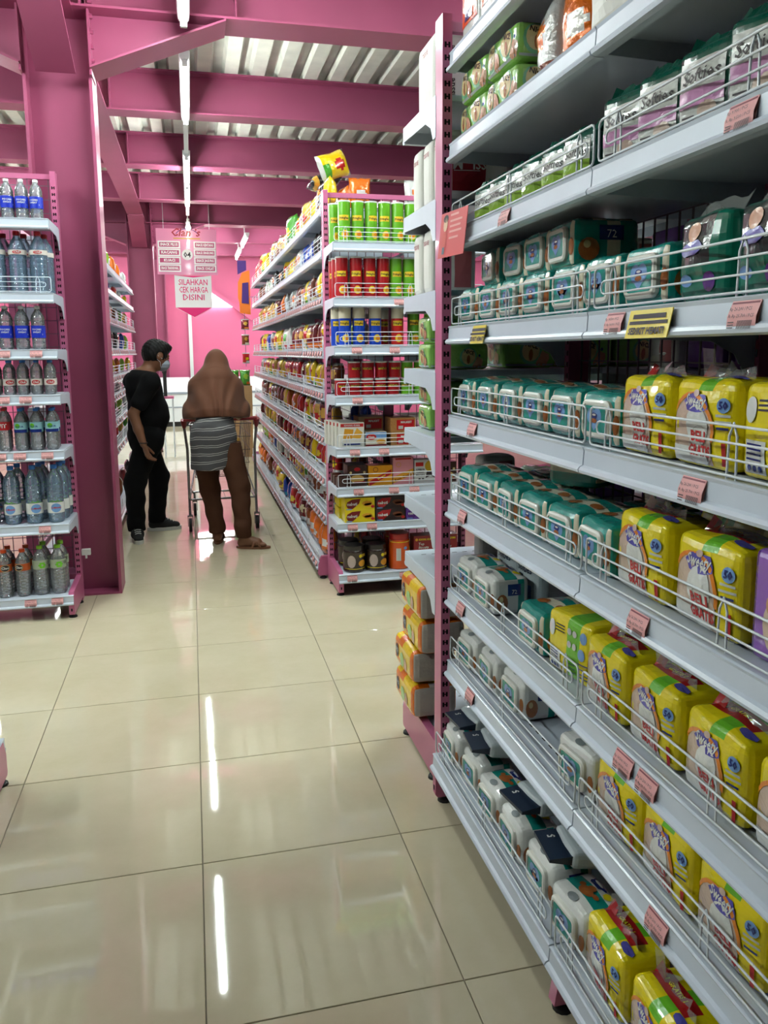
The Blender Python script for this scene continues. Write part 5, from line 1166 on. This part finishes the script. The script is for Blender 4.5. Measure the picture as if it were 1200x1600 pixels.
# ------------------------------------------------------------------ implicit-surface modelling for people
class Field:
    def __init__(s, lo, hi, h):
        s.h = h; s.lo = np.array(lo, float); n = np.ceil((np.array(hi)-s.lo)/h).astype(int)+1
        s.n = n; s.D = np.full(n, 9.0, np.float32); s.ax = [s.lo[i]+h*np.arange(n[i]) for i in range(3)]
    def sub(s, lo, hi):
        a = [max(0, int((lo[i]-s.lo[i])/s.h)) for i in range(3)]; b = [min(s.n[i], int((hi[i]-s.lo[i])/s.h)+2) for i in range(3)]
        sl = tuple(slice(a[i], b[i]) for i in range(3))
        return sl, np.meshgrid(*[s.ax[i][sl[i]] for i in range(3)], indexing='ij')
    def mix(s, sl, d, k, sign=1):
        o = s.D[sl]; d = d.astype(np.float32)
        if sign < 0: s.D[sl] = np.maximum(o, -d); return
        if k <= 0: s.D[sl] = np.minimum(o, d); return
        hh = np.maximum(k-np.abs(o-d), 0)/k; s.D[sl] = np.minimum(o, d)-hh*hh*k*.25
    def cone(s, a, b, ra, rb, k=.02, sq=None, fold=None):
        a, b = np.array(a, float), np.array(b, float); r = max(ra, rb)*(1 if not sq else max(1, 1/sq[1]))+k+3*s.h
        sl, (X, Y, Z) = s.sub(np.minimum(a, b)-r, np.maximum(a, b)+r)
        if X.size == 0: return
        v = b-a; L = max(v@v, 1e-9); px, py, pz = X-a[0], Y-a[1], Z-a[2]
        t = np.clip((px*v[0]+py*v[1]+pz*v[2])/L, 0, 1); dx, dy, dz = px-t*v[0], py-t*v[1], pz-t*v[2]
        if sq:
            n = np.array(sq[0], float); n /= np.linalg.norm(n); q = dx*n[0]+dy*n[1]+dz*n[2]; f = sq[1]-1
            dx, dy, dz = dx+f*q*n[0], dy+f*q*n[1], dz+f*q*n[2]
        d = np.sqrt(dx*dx+dy*dy+dz*dz)-(ra+t*(rb-ra))
        if fold: d = d+fold(X, Y, Z)
        s.mix(sl, d, k)
    def ell(s, c, r, k=.02, ax=None, sign=1):
        c = np.array(c, float); R = max(r)+k+3*s.h; sl, (X, Y, Z) = s.sub(c-R, c+R)
        if X.size == 0: return
        P = np.stack([X-c[0], Y-c[1], Z-c[2]], -1)
        if ax is not None: P = P@np.array(ax, float).T
        q = np.sqrt((P[..., 0]/r[0])**2+(P[..., 1]/r[1])**2+(P[..., 2]/r[2])**2); d = (q-1)*min(r)
        s.mix(sl, d, k, sign)
    def cut(s, p, n):
        """keep the side where (x-p).n < 0"""
        X, Y, Z = np.meshgrid(*s.ax, indexing='ij'); d = (X-p[0])*n[0]+(Y-p[1])*n[1]+(Z-p[2])*n[2]
        s.D = np.maximum(s.D, d.astype(np.float32))
    def disp(s, fn):
        X, Y, Z = np.meshgrid(*s.ax, indexing='ij'); s.D = s.D+fn(X, Y, Z).astype(np.float32)
    def mesh(s, name, m):
        D = s.D; ins = D < 0; n = np.array(D.shape)-1
        acc = np.zeros((*n, 3), np.float32); cnt = np.zeros(n, np.float32)
        def corner(o): return tuple(slice(o[i], o[i]+n[i]) for i in range(3))
        for axis in range(3):
            oth = [i for i in range(3) if i != axis]
            for u in (0, 1):
                for w in (0, 1):
                    o0 = [0,0,0]; o0[oth[0]] = u; o0[oth[1]] = w; o1 = list(o0); o1[axis] = 1
                    A, B = D[corner(o0)], D[corner(o1)]; c = (A < 0) != (B < 0)
                    t = np.where(c, A/np.where(A == B, 1, A-B), 0)
                    for i in range(3): acc[..., i] += np.where(c, o0[i]+(t if i == axis else 0), 0)
                    cnt += c
        act = cnt > 0; idx = np.full(n, -1, np.int64); idx[act] = np.arange(act.sum())
        cell = np.argwhere(act); V = (cell+acc[act]/cnt[act][:, None])*s.h+s.lo
        F = []
        for axis in range(3):
            oth = [i for i in range(3) if i != axis]
            sh = [slice(0, n[i]) if i == axis else slice(1, n[i]) for i in range(3)]
            e0 = [slice(0, n[i]) if i == axis else slice(1, n[i]) for i in range(3)]; e1 = [slice(1, n[i]+1) if i == axis else slice(1, n[i]) for i in range(3)]
            a, b = ins[tuple(e0)], ins[tuple(e1)]
            def at(du, dv):
                q = [slice(0, n[i]) if i == axis else None for i in range(3)]
                q[oth[0]] = slice(1-du, n[oth[0]]-du); q[oth[1]] = slice(1-dv, n[oth[1]]-dv); return idx[tuple(q)]
            quad = np.stack([at(0,0), at(1,0), at(1,1), at(0,1)], -1)
            f1 = quad[a & ~b]; f2 = quad[~a & b]
            if axis == 1: f1, f2 = f2, f1
            F += [f1, f2[:, ::-1]]
        F = np.concatenate(F); me = bpy.data.meshes.new(name)
        me.from_pydata(V.tolist(), [], F.tolist()); me.materials.append(m); me.polygons.foreach_set('use_smooth', [True]*len(F)); me.update()
        bm = bmesh.new(); bm.from_mesh(me); bmesh.ops.recalc_face_normals(bm, faces=bm.faces); bm.to_mesh(me); bm.free()
        return me
SKIN = mat('skin', (128, 84, 58), .5, bump=.05, bscale=120); BLKC = mat('black_cloth', (7, 7, 9), .9, bump=.15, bscale=200, spec=.2); BLKJ = mat('black_denim', (6, 6, 8), .9, spec=.2, bump=.2, bscale=300)
HAIR = mat('black_hair', (5, 4, 4), .6, bump=.4, bscale=160, spec=.25); MASK = mat('mask_blue', (176, 186, 200), .8); HIJ = mat('brown_veil', (112, 68, 44), .8, sheen=.1, bump=.06, bscale=30)
TRO = mat('brown_trousers', (84, 54, 38), .9, spec=.2, bump=.12, bscale=150); SOLE = mat('white_sole', (206, 204, 198), .6); SHOE = mat('black_canvas', (20, 20, 22), .8); SAND = mat('sandal_brown', (130, 84, 56), .6)
def stripe_mat():
    m = mat('striped_knit', (96, 96, 98), .85, sheen=.1); nt = m.node_tree; b = nt.nodes['Principled BSDF']
    tc = nt.nodes.new('ShaderNodeNewGeometry'); sp = nt.nodes.new('ShaderNodeSeparateXYZ'); nt.links.new(tc.outputs['Position'], sp.inputs[0])
    a = nt.nodes.new('ShaderNodeMath'); a.operation = 'MULTIPLY_ADD'; a.inputs[1].default_value = -.10; nt.links.new(sp.outputs['X'], a.inputs[0]); nt.links.new(sp.outputs['Z'], a.inputs[2])
    w = nt.nodes.new('ShaderNodeTexNoise'); w.inputs['Scale'].default_value = 5; nt.links.new(tc.outputs['Position'], w.inputs['Vector'])
    a2 = nt.nodes.new('ShaderNodeMath'); a2.operation = 'MULTIPLY_ADD'; a2.inputs[1].default_value = .05; nt.links.new(w.outputs['Fac'], a2.inputs[0]); nt.links.new(a.outputs[0], a2.inputs[2])
    prev = None
    for off in (0, .24):
        f = nt.nodes.new('ShaderNodeMath'); f.operation = 'MULTIPLY_ADD'; f.inputs[1].default_value = 1/.062; f.inputs[2].default_value = off; nt.links.new(a2.outputs[0], f.inputs[0])
        g_ = nt.nodes.new('ShaderNodeMath'); g_.operation = 'FRACT'; nt.links.new(f.outputs[0], g_.inputs[0])
        l = nt.nodes.new('ShaderNodeMath'); l.operation = 'LESS_THAN'; l.inputs[1].default_value = .085; nt.links.new(g_.outputs[0], l.inputs[0])
        if prev is None: prev = l
        else:
            mx = nt.nodes.new('ShaderNodeMath'); mx.operation = 'MAXIMUM'; nt.links.new(prev.outputs[0], mx.inputs[0]); nt.links.new(l.outputs[0], mx.inputs[1]); prev = mx
    x = nt.nodes.new('ShaderNodeMix'); x.data_type = 'RGBA'; x.inputs[6].default_value = (*lin((84,84,86)), 1); x.inputs[7].default_value = (*lin((186,184,180)), 1)
    nt.links.new(prev.outputs[0], x.inputs[0]); nt.links.new(x.outputs[2], b.inputs['Base Color']); return m
STR = stripe_mat()
def hand(F, wrist, dirv, palm_n, side, curl=.5, r=.0085, ln=1.0):
    """five-finger hand; dirv: along the hand, palm_n: out of the palm, side: toward the thumb"""
    w, d, n, s = (np.array(v, float) for v in (wrist, dirv, palm_n, side)); d /= np.linalg.norm(d); n /= np.linalg.norm(n); s /= np.linalg.norm(s)
    pc = w+d*.045*ln
    F.cone(w, pc, .022, .026, .01, sq=(n, 1.7)); F.cone(pc, w+d*.08*ln, .030, .034, .01, sq=(n, 2.3))
    for i, (o, L) in enumerate(((.027, .068), (.009, .078), (-.009, .072), (-.026, .056))):
        p = w+d*.085*ln+s*o; q = p+(d*math.cos(curl*.6)+n*math.sin(curl*.6))*L*.45; e_ = q+(d*math.cos(curl*1.7)+n*math.sin(curl*1.7))*L*.33; g_ = e_+(d*math.cos(curl*2.5)+n*math.sin(curl*2.5))*L*.26
        F.cone(p, q, r, r*.95, .005); F.cone(q, e_, r*.95, r*.88, .003); F.cone(e_, g_, r*.88, r*.75, .003)
    t0 = w+d*.025*ln+s*.022; t1 = t0+d*.035+s*.02+n*.01; t2 = t1+d*.03+s*.006+n*.012
    F.cone(t0, t1, .013, .011, .008); F.cone(t1, t2, .011, .009, .003)
# ------------------------------------------------------------------ the man in black (facing right, looking down)
H = .0068
def V3(*a): return np.array(a, float)
fwd = V3(.86, .50, 0); sdl = V3(-.50, .86, 0)      # his forward and his left
M0 = V3(-.375, 6.62, 0)
def mp(f, l, z): return M0+fwd*f+sdl*l+V3(0, 0, z)
hipR, hipL = mp(-.01, -.09, .86), mp(0, .09, .86)
kneR, kneL = V3(-.475, 6.53, .47), V3(-.30, 6.77, .47)
ankR, ankL = V3(-.482, 6.535, .09), V3(-.335, 6.84, .09)
shR, shL = mp(-.03, -.185, 1.265), mp(0, .185, 1.26)
elR, wrR = V3(-.452, 6.42, 1.02), V3(-.385, 6.385, .785)
elL, wrL = mp(.06, .25, 1.02), mp(.15, .19, .80)
neck = mp(-.005, 0, 1.33); hd = V3(-.272, 6.665, 1.468)
hf = V3(.83, .46, -.32); hf /= np.linalg.norm(hf); hs = V3(-.485, .875, 0); hu = np.cross(hf, hs); hu = hu/np.linalg.norm(hu); hu = hu if hu[2] > 0 else -hu
HA = np.stack([hf, hs, hu])
F = Field((-.72, 6.2, 0), (-.02, 7.1, 1.66), H)
# trunk and limbs (skin body, one surface)
F.cone(mp(0,0,.86), mp(.02,0,1.05), .125, .13, .05, sq=(fwd, 1.15)); F.cone(mp(.01,0,1.05), mp(0,0,1.24), .13, .14, .05, sq=(fwd, 1.25)); F.cone(shR, shL, .06, .06, .05)
F.cone(neck-V3(0,0,.06), hd-hu*.04-hf*.01, .058, .055, .03)
for a, b, c in ((hipR, kneR, ankR), (hipL, kneL, ankL)):
    F.cone(a, b, .075, .052, .03); F.cone(b, c, .052, .034, .02); F.cone(c, c+V3(0,0,-.05), .034, .034, .02)
for a, b, c in ((shR, elR, wrR), (shL, elL, wrL)):
    F.cone(a, b, .05, .04, .03); F.cone(b, (b+c)/2, .041, .037, .015); F.cone((b+c)/2, c, .037, .026, .015)
hand(F, wrR, (.3, .02, -.95), (.8, .55, .1), (.5, .85, .05), .45)
hand(F, wrL, (.3, .1, -.95), (.4, -.9, 0), (.85, .5, 0), .45)
# head: skull, jaw, nose, brow, ear
F.ell(hd, (.098, .077, .108), .02, HA); F.ell(hd+hf*.03-hu*.055, (.062, .058, .062), .03, HA); F.cone(hd+hf*.098+hu*.0, hd+hf*.118-hu*.028, .009, .014, .012)
F.ell(hd+hf*.085+hu*.022, (.018, .052, .012), .015, HA); F.ell(hd-hs*.076-hf*.004-hu*.01, (.022, .012, .032), .008, HA); F.ell(hd+hs*.076-hf*.004-hu*.01, (.022, .012, .032), .008, HA)
for sg in (-1, 1): F.ell(hd+hf*.092+hs*sg*.032+hu*.004, (.012, .016, .008), .004, HA)
F.ell(hd+hf*.092-hu*.062, (.014, .026, .008), .006, HA)
man = obj('person', F.mesh('person', SKIN)); tag(man, 'person in black shirt and trousers with a face mask, looking down beside the shelves', 'person')
# hair cap
F = Field(hd-.18, hd+.18, .005)
F.ell(hd-hf*.012+hu*.016, (.107, .088, .112), .01, HA); F.ell(hd+hf*.05+hu*.085, (.06, .07, .036), .03, HA)
F.disp(lambda X, Y, Z: .0025*np.sin(170*X+60*Z)*np.sin(150*Y+40*Z))
F.cut(hd-hu*.048, tuple(-hu*.9+hf*.30)); F.cut(hd+hf*.075, tuple(hf*.8-hu*.6))
F.ell(hd-hs*.085+hf*.0-hu*.008, (.03, .03, .036), .0, HA, sign=-1)
obj('hair', F.mesh('hair', HAIR), man)
# nape hair
# mask with ear loops
F = Field(hd-.18, hd+.18, .0045)
F.ell(hd+hf*.058-hu*.055, (.072, .066, .058), .01, HA); F.ell(hd+hf*.11-hu*.038, (.02, .02, .03), .02, HA); F.cut(hd+hf*.018, tuple(-hf)); F.cut(hd-hu*.012, tuple(hu))
F.disp(lambda X, Y, Z: .0012*np.sin(260*Z))
mk = obj('face_mask', F.mesh('face_mask', MASK), man)
q = MB()
for dz in (-.02, -.085): q.tube([tuple(hd+hf*.03-hs*.07+hu*dz), tuple(hd+hf*.01-hs*.084+hu*(dz*.5-.01)), tuple(hd-hf*.022-hs*.085+hu*(-.01 if dz > -.05 else -.04))], .0018, WIRE, 5)
obj('ear_loop', q, mk)
# T-shirt
F = Field((-.72, 6.2, .74), (-.02, 7.1, 1.42), H)
F.cone(mp(.0,0,.84), mp(.035,0,1.0), .155, .168, .05, sq=(fwd, 1.12)); F.cone(mp(.03,0,1.0), mp(.0,0,1.22), .165, .158, .05, sq=(fwd, 1.18)); F.cone(shR+V3(0,0,-.005), shL, .068, .068, .06); F.cone(mp(-.02,0,1.28), mp(-.01,0,1.335), .10, .066, .04)
F.cone(shR, shR+(elR-shR)*.66, .07, .066, .03); F.cone(shL, shL+(elL-shL)*.66, .07, .066, .03)
F.disp(lambda X, Y, Z: .004*np.sin(38*Z+16*X+9*Y)*np.sin(20*X-14*Z))
F.cut((0, 0, .80), (0, 0, -1)); F.cut(tuple(neck+V3(0,0,.015)), (.15, .1, .98))
for s_h, e_l in ((shR, elR), (shL, elL)):
    pass
obj('shirt', F.mesh('shirt', BLKC), man)
# trousers
F = Field((-.72, 6.2, .05), (-.02, 7.1, .95), H)
F.cone(mp(0,0,.88), mp(0,0,.80), .145, .15, .04, sq=(fwd, 1.1))
for a, b, c in ((hipR, kneR, ankR), (hipL, kneL, ankL)):
    F.cone(a+V3(0,0,-.03), b, .108, .082, .03); F.cone(b, c+V3(0,0,.03), .082, .066, .03); F.cone(c+V3(0,0,.06), c+V3(0,0,.0), .066, .07, .02)
F.disp(lambda X, Y, Z: .005*np.sin(46*Z+10*X)*np.sin(24*X+18*Y)*(Z < .55))
F.cut((0, 0, .075), (0, 0, -1)); F.cut((0, 0, .92), (0, 0, 1))
obj('trousers', F.mesh('trousers', BLKJ), man)
def shoe(ank, dirv, parent, L=.27, sandal=False):
    d = V3(*dirv, 0); d /= np.linalg.norm(d); s = V3(-d[1], d[0], 0); heel = V3(ank[0], ank[1], 0)-d*.07
    F = Field(heel-V3(.35, .35, .0), heel+V3(.35, .35, .16), .0055)
    F.cone(heel+d*.04+V3(0,0,.055), heel+d*.13+V3(0,0,.06), .042, .046, .02); F.cone(heel+d*.13+V3(0,0,.055), heel+d*(L-.05)+V3(0,0,.038), .045, .036, .03, sq=((0,0,1), 1.2)); F.cone(heel+d*.05+V3(0,0,.07), V3(ank[0], ank[1], .105), .042, .045, .02)
    F.cut((0,0,.026), (0,0,-1)); F.cut((0,0,.112), (0,0,1))
    a = obj('shoe', F.mesh('shoe', SHOE), parent)
    m = MB(); pts = []
    for t in np.linspace(0, 2*math.pi, 28, endpoint=False):
        u = math.cos(t); w_ = math.sin(t); ww = .045+.006*u; pts.append(heel+d*(L/2-.008+u*(L/2+.006))+s*w_*ww*(1-.12*u*u))
    m.prism([(p[0], p[1]) for p in pts], 'z', .001, .03, SOLE, True); obj('sole', m, a)
    m = MB()
    for k in range(4):
        c = heel+d*(.135+.022*k)+V3(0,0,.104-.010*k); m.tube([tuple(c-s*.024), tuple(c+V3(0,0,.006)), tuple(c+s*.024)], .003, SOLE, 5)
    obj('laces', m, a)
shoe(ankR, (.15, -1), man); shoe(ankL, (1, .08), man)
q = MB(); q.tube([tuple(wrR+V3(math.cos(t)*.029, math.sin(t)*.027, .012)) for t in np.linspace(0, 2*math.pi, 14, endpoint=False)], .004, BLACK, 5, closed=True); obj('wristband', q, man)

# ------------------------------------------------------------------ the woman in the brown veil, leaning on the trolley (facing away)
wh = V3(.195, 6.52, 1.395)
pel = V3(.15, 6.24, .86)
hpL, hpR = pel+V3(-.085, 0, -.02), pel+V3(.085, 0, -.02)
knL, knR = V3(.10, 6.30, .45), V3(.325, 6.13, .46)
anL, anR = V3(.145, 6.24, .075), V3(.335, 6.02, .085)
sL, sR = V3(.03, 6.47, 1.20), V3(.34, 6.46, 1.20)
eL, eR = V3(.0, 6.42, 1.0), V3(.36, 6.42, 1.0)
wL, wR = V3(.06, 6.60, .962), V3(.36, 6.60, .962)
F = Field((-.25, 5.75, 0), (.65, 6.85, 1.56), H)
F.cone(pel, V3(.17, 6.38, 1.08), .125, .115, .05, sq=((0,1,-.4), 1.25)); F.cone(V3(.17, 6.38, 1.08), V3(.185, 6.45, 1.18), .115, .10, .04); F.cone(sL, sR, .05, .05, .04)
F.cone(V3(.185, 6.47, 1.2), wh-V3(0,.01,.05), .05, .048, .02); F.ell(wh, (.073, .095, .105), .02); F.cone(wh+V3(0,.09,-.01), wh+V3(0,.11,-.03), .009, .013, .01); F.ell(wh+V3(0,.035,-.06), (.055,.06,.055), .02)
for sg in (-1, 1): F.ell(wh+V3(sg*.03,.09,.008), (.015,.012,.008), .004)
F.ell(wh+V3(0,.09,-.06), (.024,.012,.008), .005)
for a, b, c in ((hpL, knL, anL), (hpR, knR, anR)):
    F.cone(a, b, .078, .052, .03); F.cone(b, c, .05, .032, .02)
for a, b, c in ((sL, eL, wL), (sR, eR, wR)):
    F.cone(a, b, .045, .037, .02); F.cone(b, c, .037, .024, .015)
hand(F, wL, (.35, .75, .15), (.2, .2, -1), (.95, -.3, 0), .75); hand(F, wR, (-.1, .8, .15), (0, .2, -1), (-.95, -.2, 0), .75)
# bare feet with toes
for an, d in ((anL, V3(.1, 1, 0)), (anR, V3(.95, -.28, 0))):
    d = d/np.linalg.norm(d); s = V3(-d[1], d[0], 0); he = V3(an[0], an[1], 0)-d*.045
    F.cone(he+d*.03+V3(0,0,.045), an, .03, .034, .02); F.cone(he+d*.03+V3(0,0,.042), he+d*.15+V3(0,0,.042), .03, .033, .02); F.cone(V3(*an)+d*.01, he+d*.15+V3(0,0,.045), .03, .026, .03)
    for j in range(5): F.cone(he+d*.15+s*(-.026+.013*j)+V3(0,0,.036), he+d*(.215-.008*abs(j-1))+s*(-.032+.016*j)+V3(0,0,.032), .0125, .010, .006)
F.cut((0,0,.018), (0,0,-1))
wo = obj('person', F.mesh('person', SKIN)); tag(wo, 'person in a brown veil and striped grey top leaning on the shopping trolley', 'person')
# veil
fold = lambda X, Y, Z: .007*np.sin(34*(X-.19)+22*(1.4-Z)*((X-.2)/np.sqrt((X-.2)**2+.004))+2.0)*np.clip((1.36-Z)/.2, 0, 1)+.003*np.sin(70*X-30*Z)*np.clip((1.34-Z)/.2, 0, 1)
F = Field((-.16, 6.05, .9), (.54, 6.85, 1.56), .006)
F.ell(wh+V3(0,-.012,.008), (.085, .108, .112), .02)
F.cone(wh+V3(0,-.03,-.02), V3(.18, 6.45, 1.24), .086, .135, .05, sq=((0,1,0), 1.1))
F.cone(V3(.18, 6.43, 1.24), V3(.175, 6.35, 1.0), .155, .212, .06, sq=((0,1,0), 1.08))
F.cone(sR, eR, .05, .05, .14); F.cone(sL, eL, .05, .05, .14); F.cone(eR, V3(.36, 6.5, .99), .052, .045, .10); F.cone(eL, V3(.03, 6.5, .99), .052, .045, .10)
F.disp(fold)
F.cut((.17, 6.3, .985), (.0, -.12, -.99)); F.ell(wh+V3(0,.1,-.02), (.055,.05,.08), .0, sign=-1)
obj('veil', F.mesh('veil', HIJ), wo)
# striped top, hem longer at the left
F = Field((-.2, 5.95, .5), (.5, 6.75, 1.22), .006)
F.cone(V3(.165, 6.40, 1.10), V3(.165, 6.37, 1.04), .08, .11, .05); F.cone(V3(.165, 6.36, 1.0), V3(.145, 6.245, .84), .14, .168, .05, sq=((0,1,-.3), 1.12)); F.cone(V3(.145, 6.23, .84), V3(.125, 6.22, .62), .165, .168, .05, sq=((0,1,0), 1.15))
F.disp(lambda X, Y, Z: .006*np.sin(30*X+14*Z)*np.clip((.85-Z)/.25, 0, 1)+.004*np.sin(60*Z-25*X)*np.clip((Z-.85)/.1, 0, 1))
F.cut((.10, 6.2, .60), (-.0, 0, -1)); F.cut((.215, 6.2, .615), (.72, 0, -.7))
obj('striped_top', F.mesh('striped_top', STR), wo)
# trousers
F = Field((-.2, 5.8, .05), (.55, 6.65, .98), .0065)
F.cone(pel+V3(0,0,.06), pel, .135, .145, .04, sq=((0,1,0), 1.1))
for a, b, c in ((hpL, knL, anL), (hpR, knR, anR)):
    F.cone(a, b, .108, .078, .03); F.cone(b, c+V3(0,0,.05), .078, .06, .03); F.cone(c+V3(0,0,.08), c+V3(0,0,.02), .06, .058, .02)
F.disp(lambda X, Y, Z: .005*np.sin(44*Z+12*X)*np.sin(22*X+16*Y)*(Z < .7)); F.cut((0,0,.085), (0,0,-1)); F.cut((0,0,.80), (0,0,1))
obj('trousers', F.mesh('trousers', TRO), wo)
# sandals
for an, d in ((anL, V3(.1, 1, 0)), (anR, V3(.95, -.28, 0))):
    d = d/np.linalg.norm(d); s = V3(-d[1], d[0], 0); he = V3(an[0], an[1], 0)-d*.055
    m = MB(); pts = []
    for t in np.linspace(0, 2*math.pi, 24, endpoint=False):
        u, w_ = math.cos(t), math.sin(t); pts.append(he+d*(.128+u*.133)+s*w_*(.04+.008*u))
    m.prism([(p[0], p[1]) for p in pts], 'z', .001, .017, SAND, True); a = obj('sandal', m, wo)
    m = MB()
    for f0, f1 in ((.13, .19), (.19, .13)):
        P = [he+d*(f0+(f1-f0)*t)+s*.046*math.cos(math.pi*t)+V3(0,0,.016+.058*math.sin(math.pi*t)) for t in np.linspace(0, 1, 9)]
        for o in (-.006, 0, .006): m.tube([tuple(p+d*o) for p in P], .0042, SAND, 6)
    obj('strap', m, a)

# ------------------------------------------------------------------ shopping trolley
CH = mat('trolley_chrome', (150, 150, 152), .25, metal=.8); HR = mat('handle_red', (150, 20, 34), .35, coat=.3)
cx = .215; root = bpy.data.objects.new('shopping_trolley', None); COL.objects.link(root); root.location = (0,0,0); tag(root, 'wire shopping trolley with red handle pushed along the aisle', 'trolley')
x0, x1 = cx-.275, cx+.275; yb, yf = 6.70, 7.50
m = MB(); m.tube([(x0-.02, 6.645, .945), (x1+.02, 6.645, .945)], .017, HR, 12); obj('handle', m, root, label='red handle bar')
for x in (x0-.018, x1+.018):
    m = MB(); m.tube([(x, 6.645, .945), (x, 6.655, .925), (x+.0, 6.69, .88)], .02, HR, 10, rr=[.026, .026, .016]); obj('handle_end', m, root)
m = MB()
def bw(t): return x0+.02+.05*t, x1-.02-.05*t
# basket: rim, floor, verticals and rails
zb = lambda t: .46+.08*t; zt = lambda t: .90-.0*t
def ring(f):   # f 0 bottom..1 top
    pts = []
    for t, side in ((0,0),(1,0),(1,1),(0,1)):
        a, b = bw(t); ins_ = .035*(1-f); xx = (a+ins_ if side == 0 else b-ins_); pts.append((xx, yb+(yf-yb)*t-(.06*(1-f)*t), zb(t)+(zt(t)-zb(t))*f))
    return pts
for f in (0, .25, .5, .75, 1): m.tube(ring(f)+[ring(f)[0]], .0042 if f in (0,1) else .0026, CH, 6)
lo, hi = ring(0), ring(1)
def lerp(a, b, t): return tuple(a[i]+(b[i]-a[i])*t for i in range(3))
for e_ in range(4):
    n_ = 14 if e_ in (0, 2) else 11
    for i in range(1, n_):
        m.tube([lerp(lo[e_], lo[(e_+1)%4], i/n_), lerp(hi[e_], hi[(e_+1)%4], i/n_)], .0022, CH, 5)
for i in range(1, 14): m.tube([lerp(lo[0], lo[1], i/14), lerp(lo[3], lo[2], i/14)], .0022, CH, 5)
obj('basket', m, root)
for x in (x0, x1):
    s = 1 if x == x0 else -1
    m = MB(); m.tube([(x-.018*s, 6.69, .88), (x, 6.70, .70), (x, 6.70, .33), (x, 6.72, .26), (x+.01*s, 7.35, .24), (x+.04*s, 7.40, .2)], .011, CH, 8); m.tube([(x, 6.72, .30), (x, 6.70, .14)], .011, CH, 8); m.tube([(x+.04*s, 7.38, .22), (x+.04*s, 7.38, .14)], .011, CH, 8); obj('side_frame', m, root)
    m = MB(); m.tube([(x, 6.74, .28), (x+.05*s, 7.1, .46)], .007, CH, 6); obj('brace', m, root)
m = MB(); m.tube([(x0, 6.72, .27), (x1, 6.72, .27)], .009, CH, 8); m.tube([(x0+.03, 7.38, .22), (x1-.03, 7.38, .22)], .009, CH, 8)
for i in range(1, 9): m.tube([(x0+.06*i, 6.72, .262), (x0+.06*i, 7.38, .215)], .003, CH, 5)
obj('lower_rack', m, root)
for x, y in ((x0, 6.70), (x1, 6.68), (x0+.04, 7.38), (x1-.04, 7.38)):
    m = MB(); m.tube([(x-.013, y, .06), (x+.013, y, .06)], .058, BLACK, 18); w_ = obj('caster_wheel', m, root)
    m = MB(); m.box(x-.022, y-.02, .05, x-.016, y+.02, .14, CH); m.box(x+.016, y-.02, .05, x+.022, y+.02, .14, CH); m.box(x-.022, y-.02, .132, x+.022, y+.02, .145, CH); obj('fork', m, w_)
# shopping in the trolley
for i, (x, y, k, c) in enumerate(((.30, 6.84, 12, 'golden'), (.27, 7.14, 6, 'yellow'))):
    kit_place([('bag', BIG[k][0], 0, None)], 'snack_bag', '%s bag lying in the shopping trolley' % c, 'bag', 'bags in the trolley', (x, y, .53), .5*i, .9)
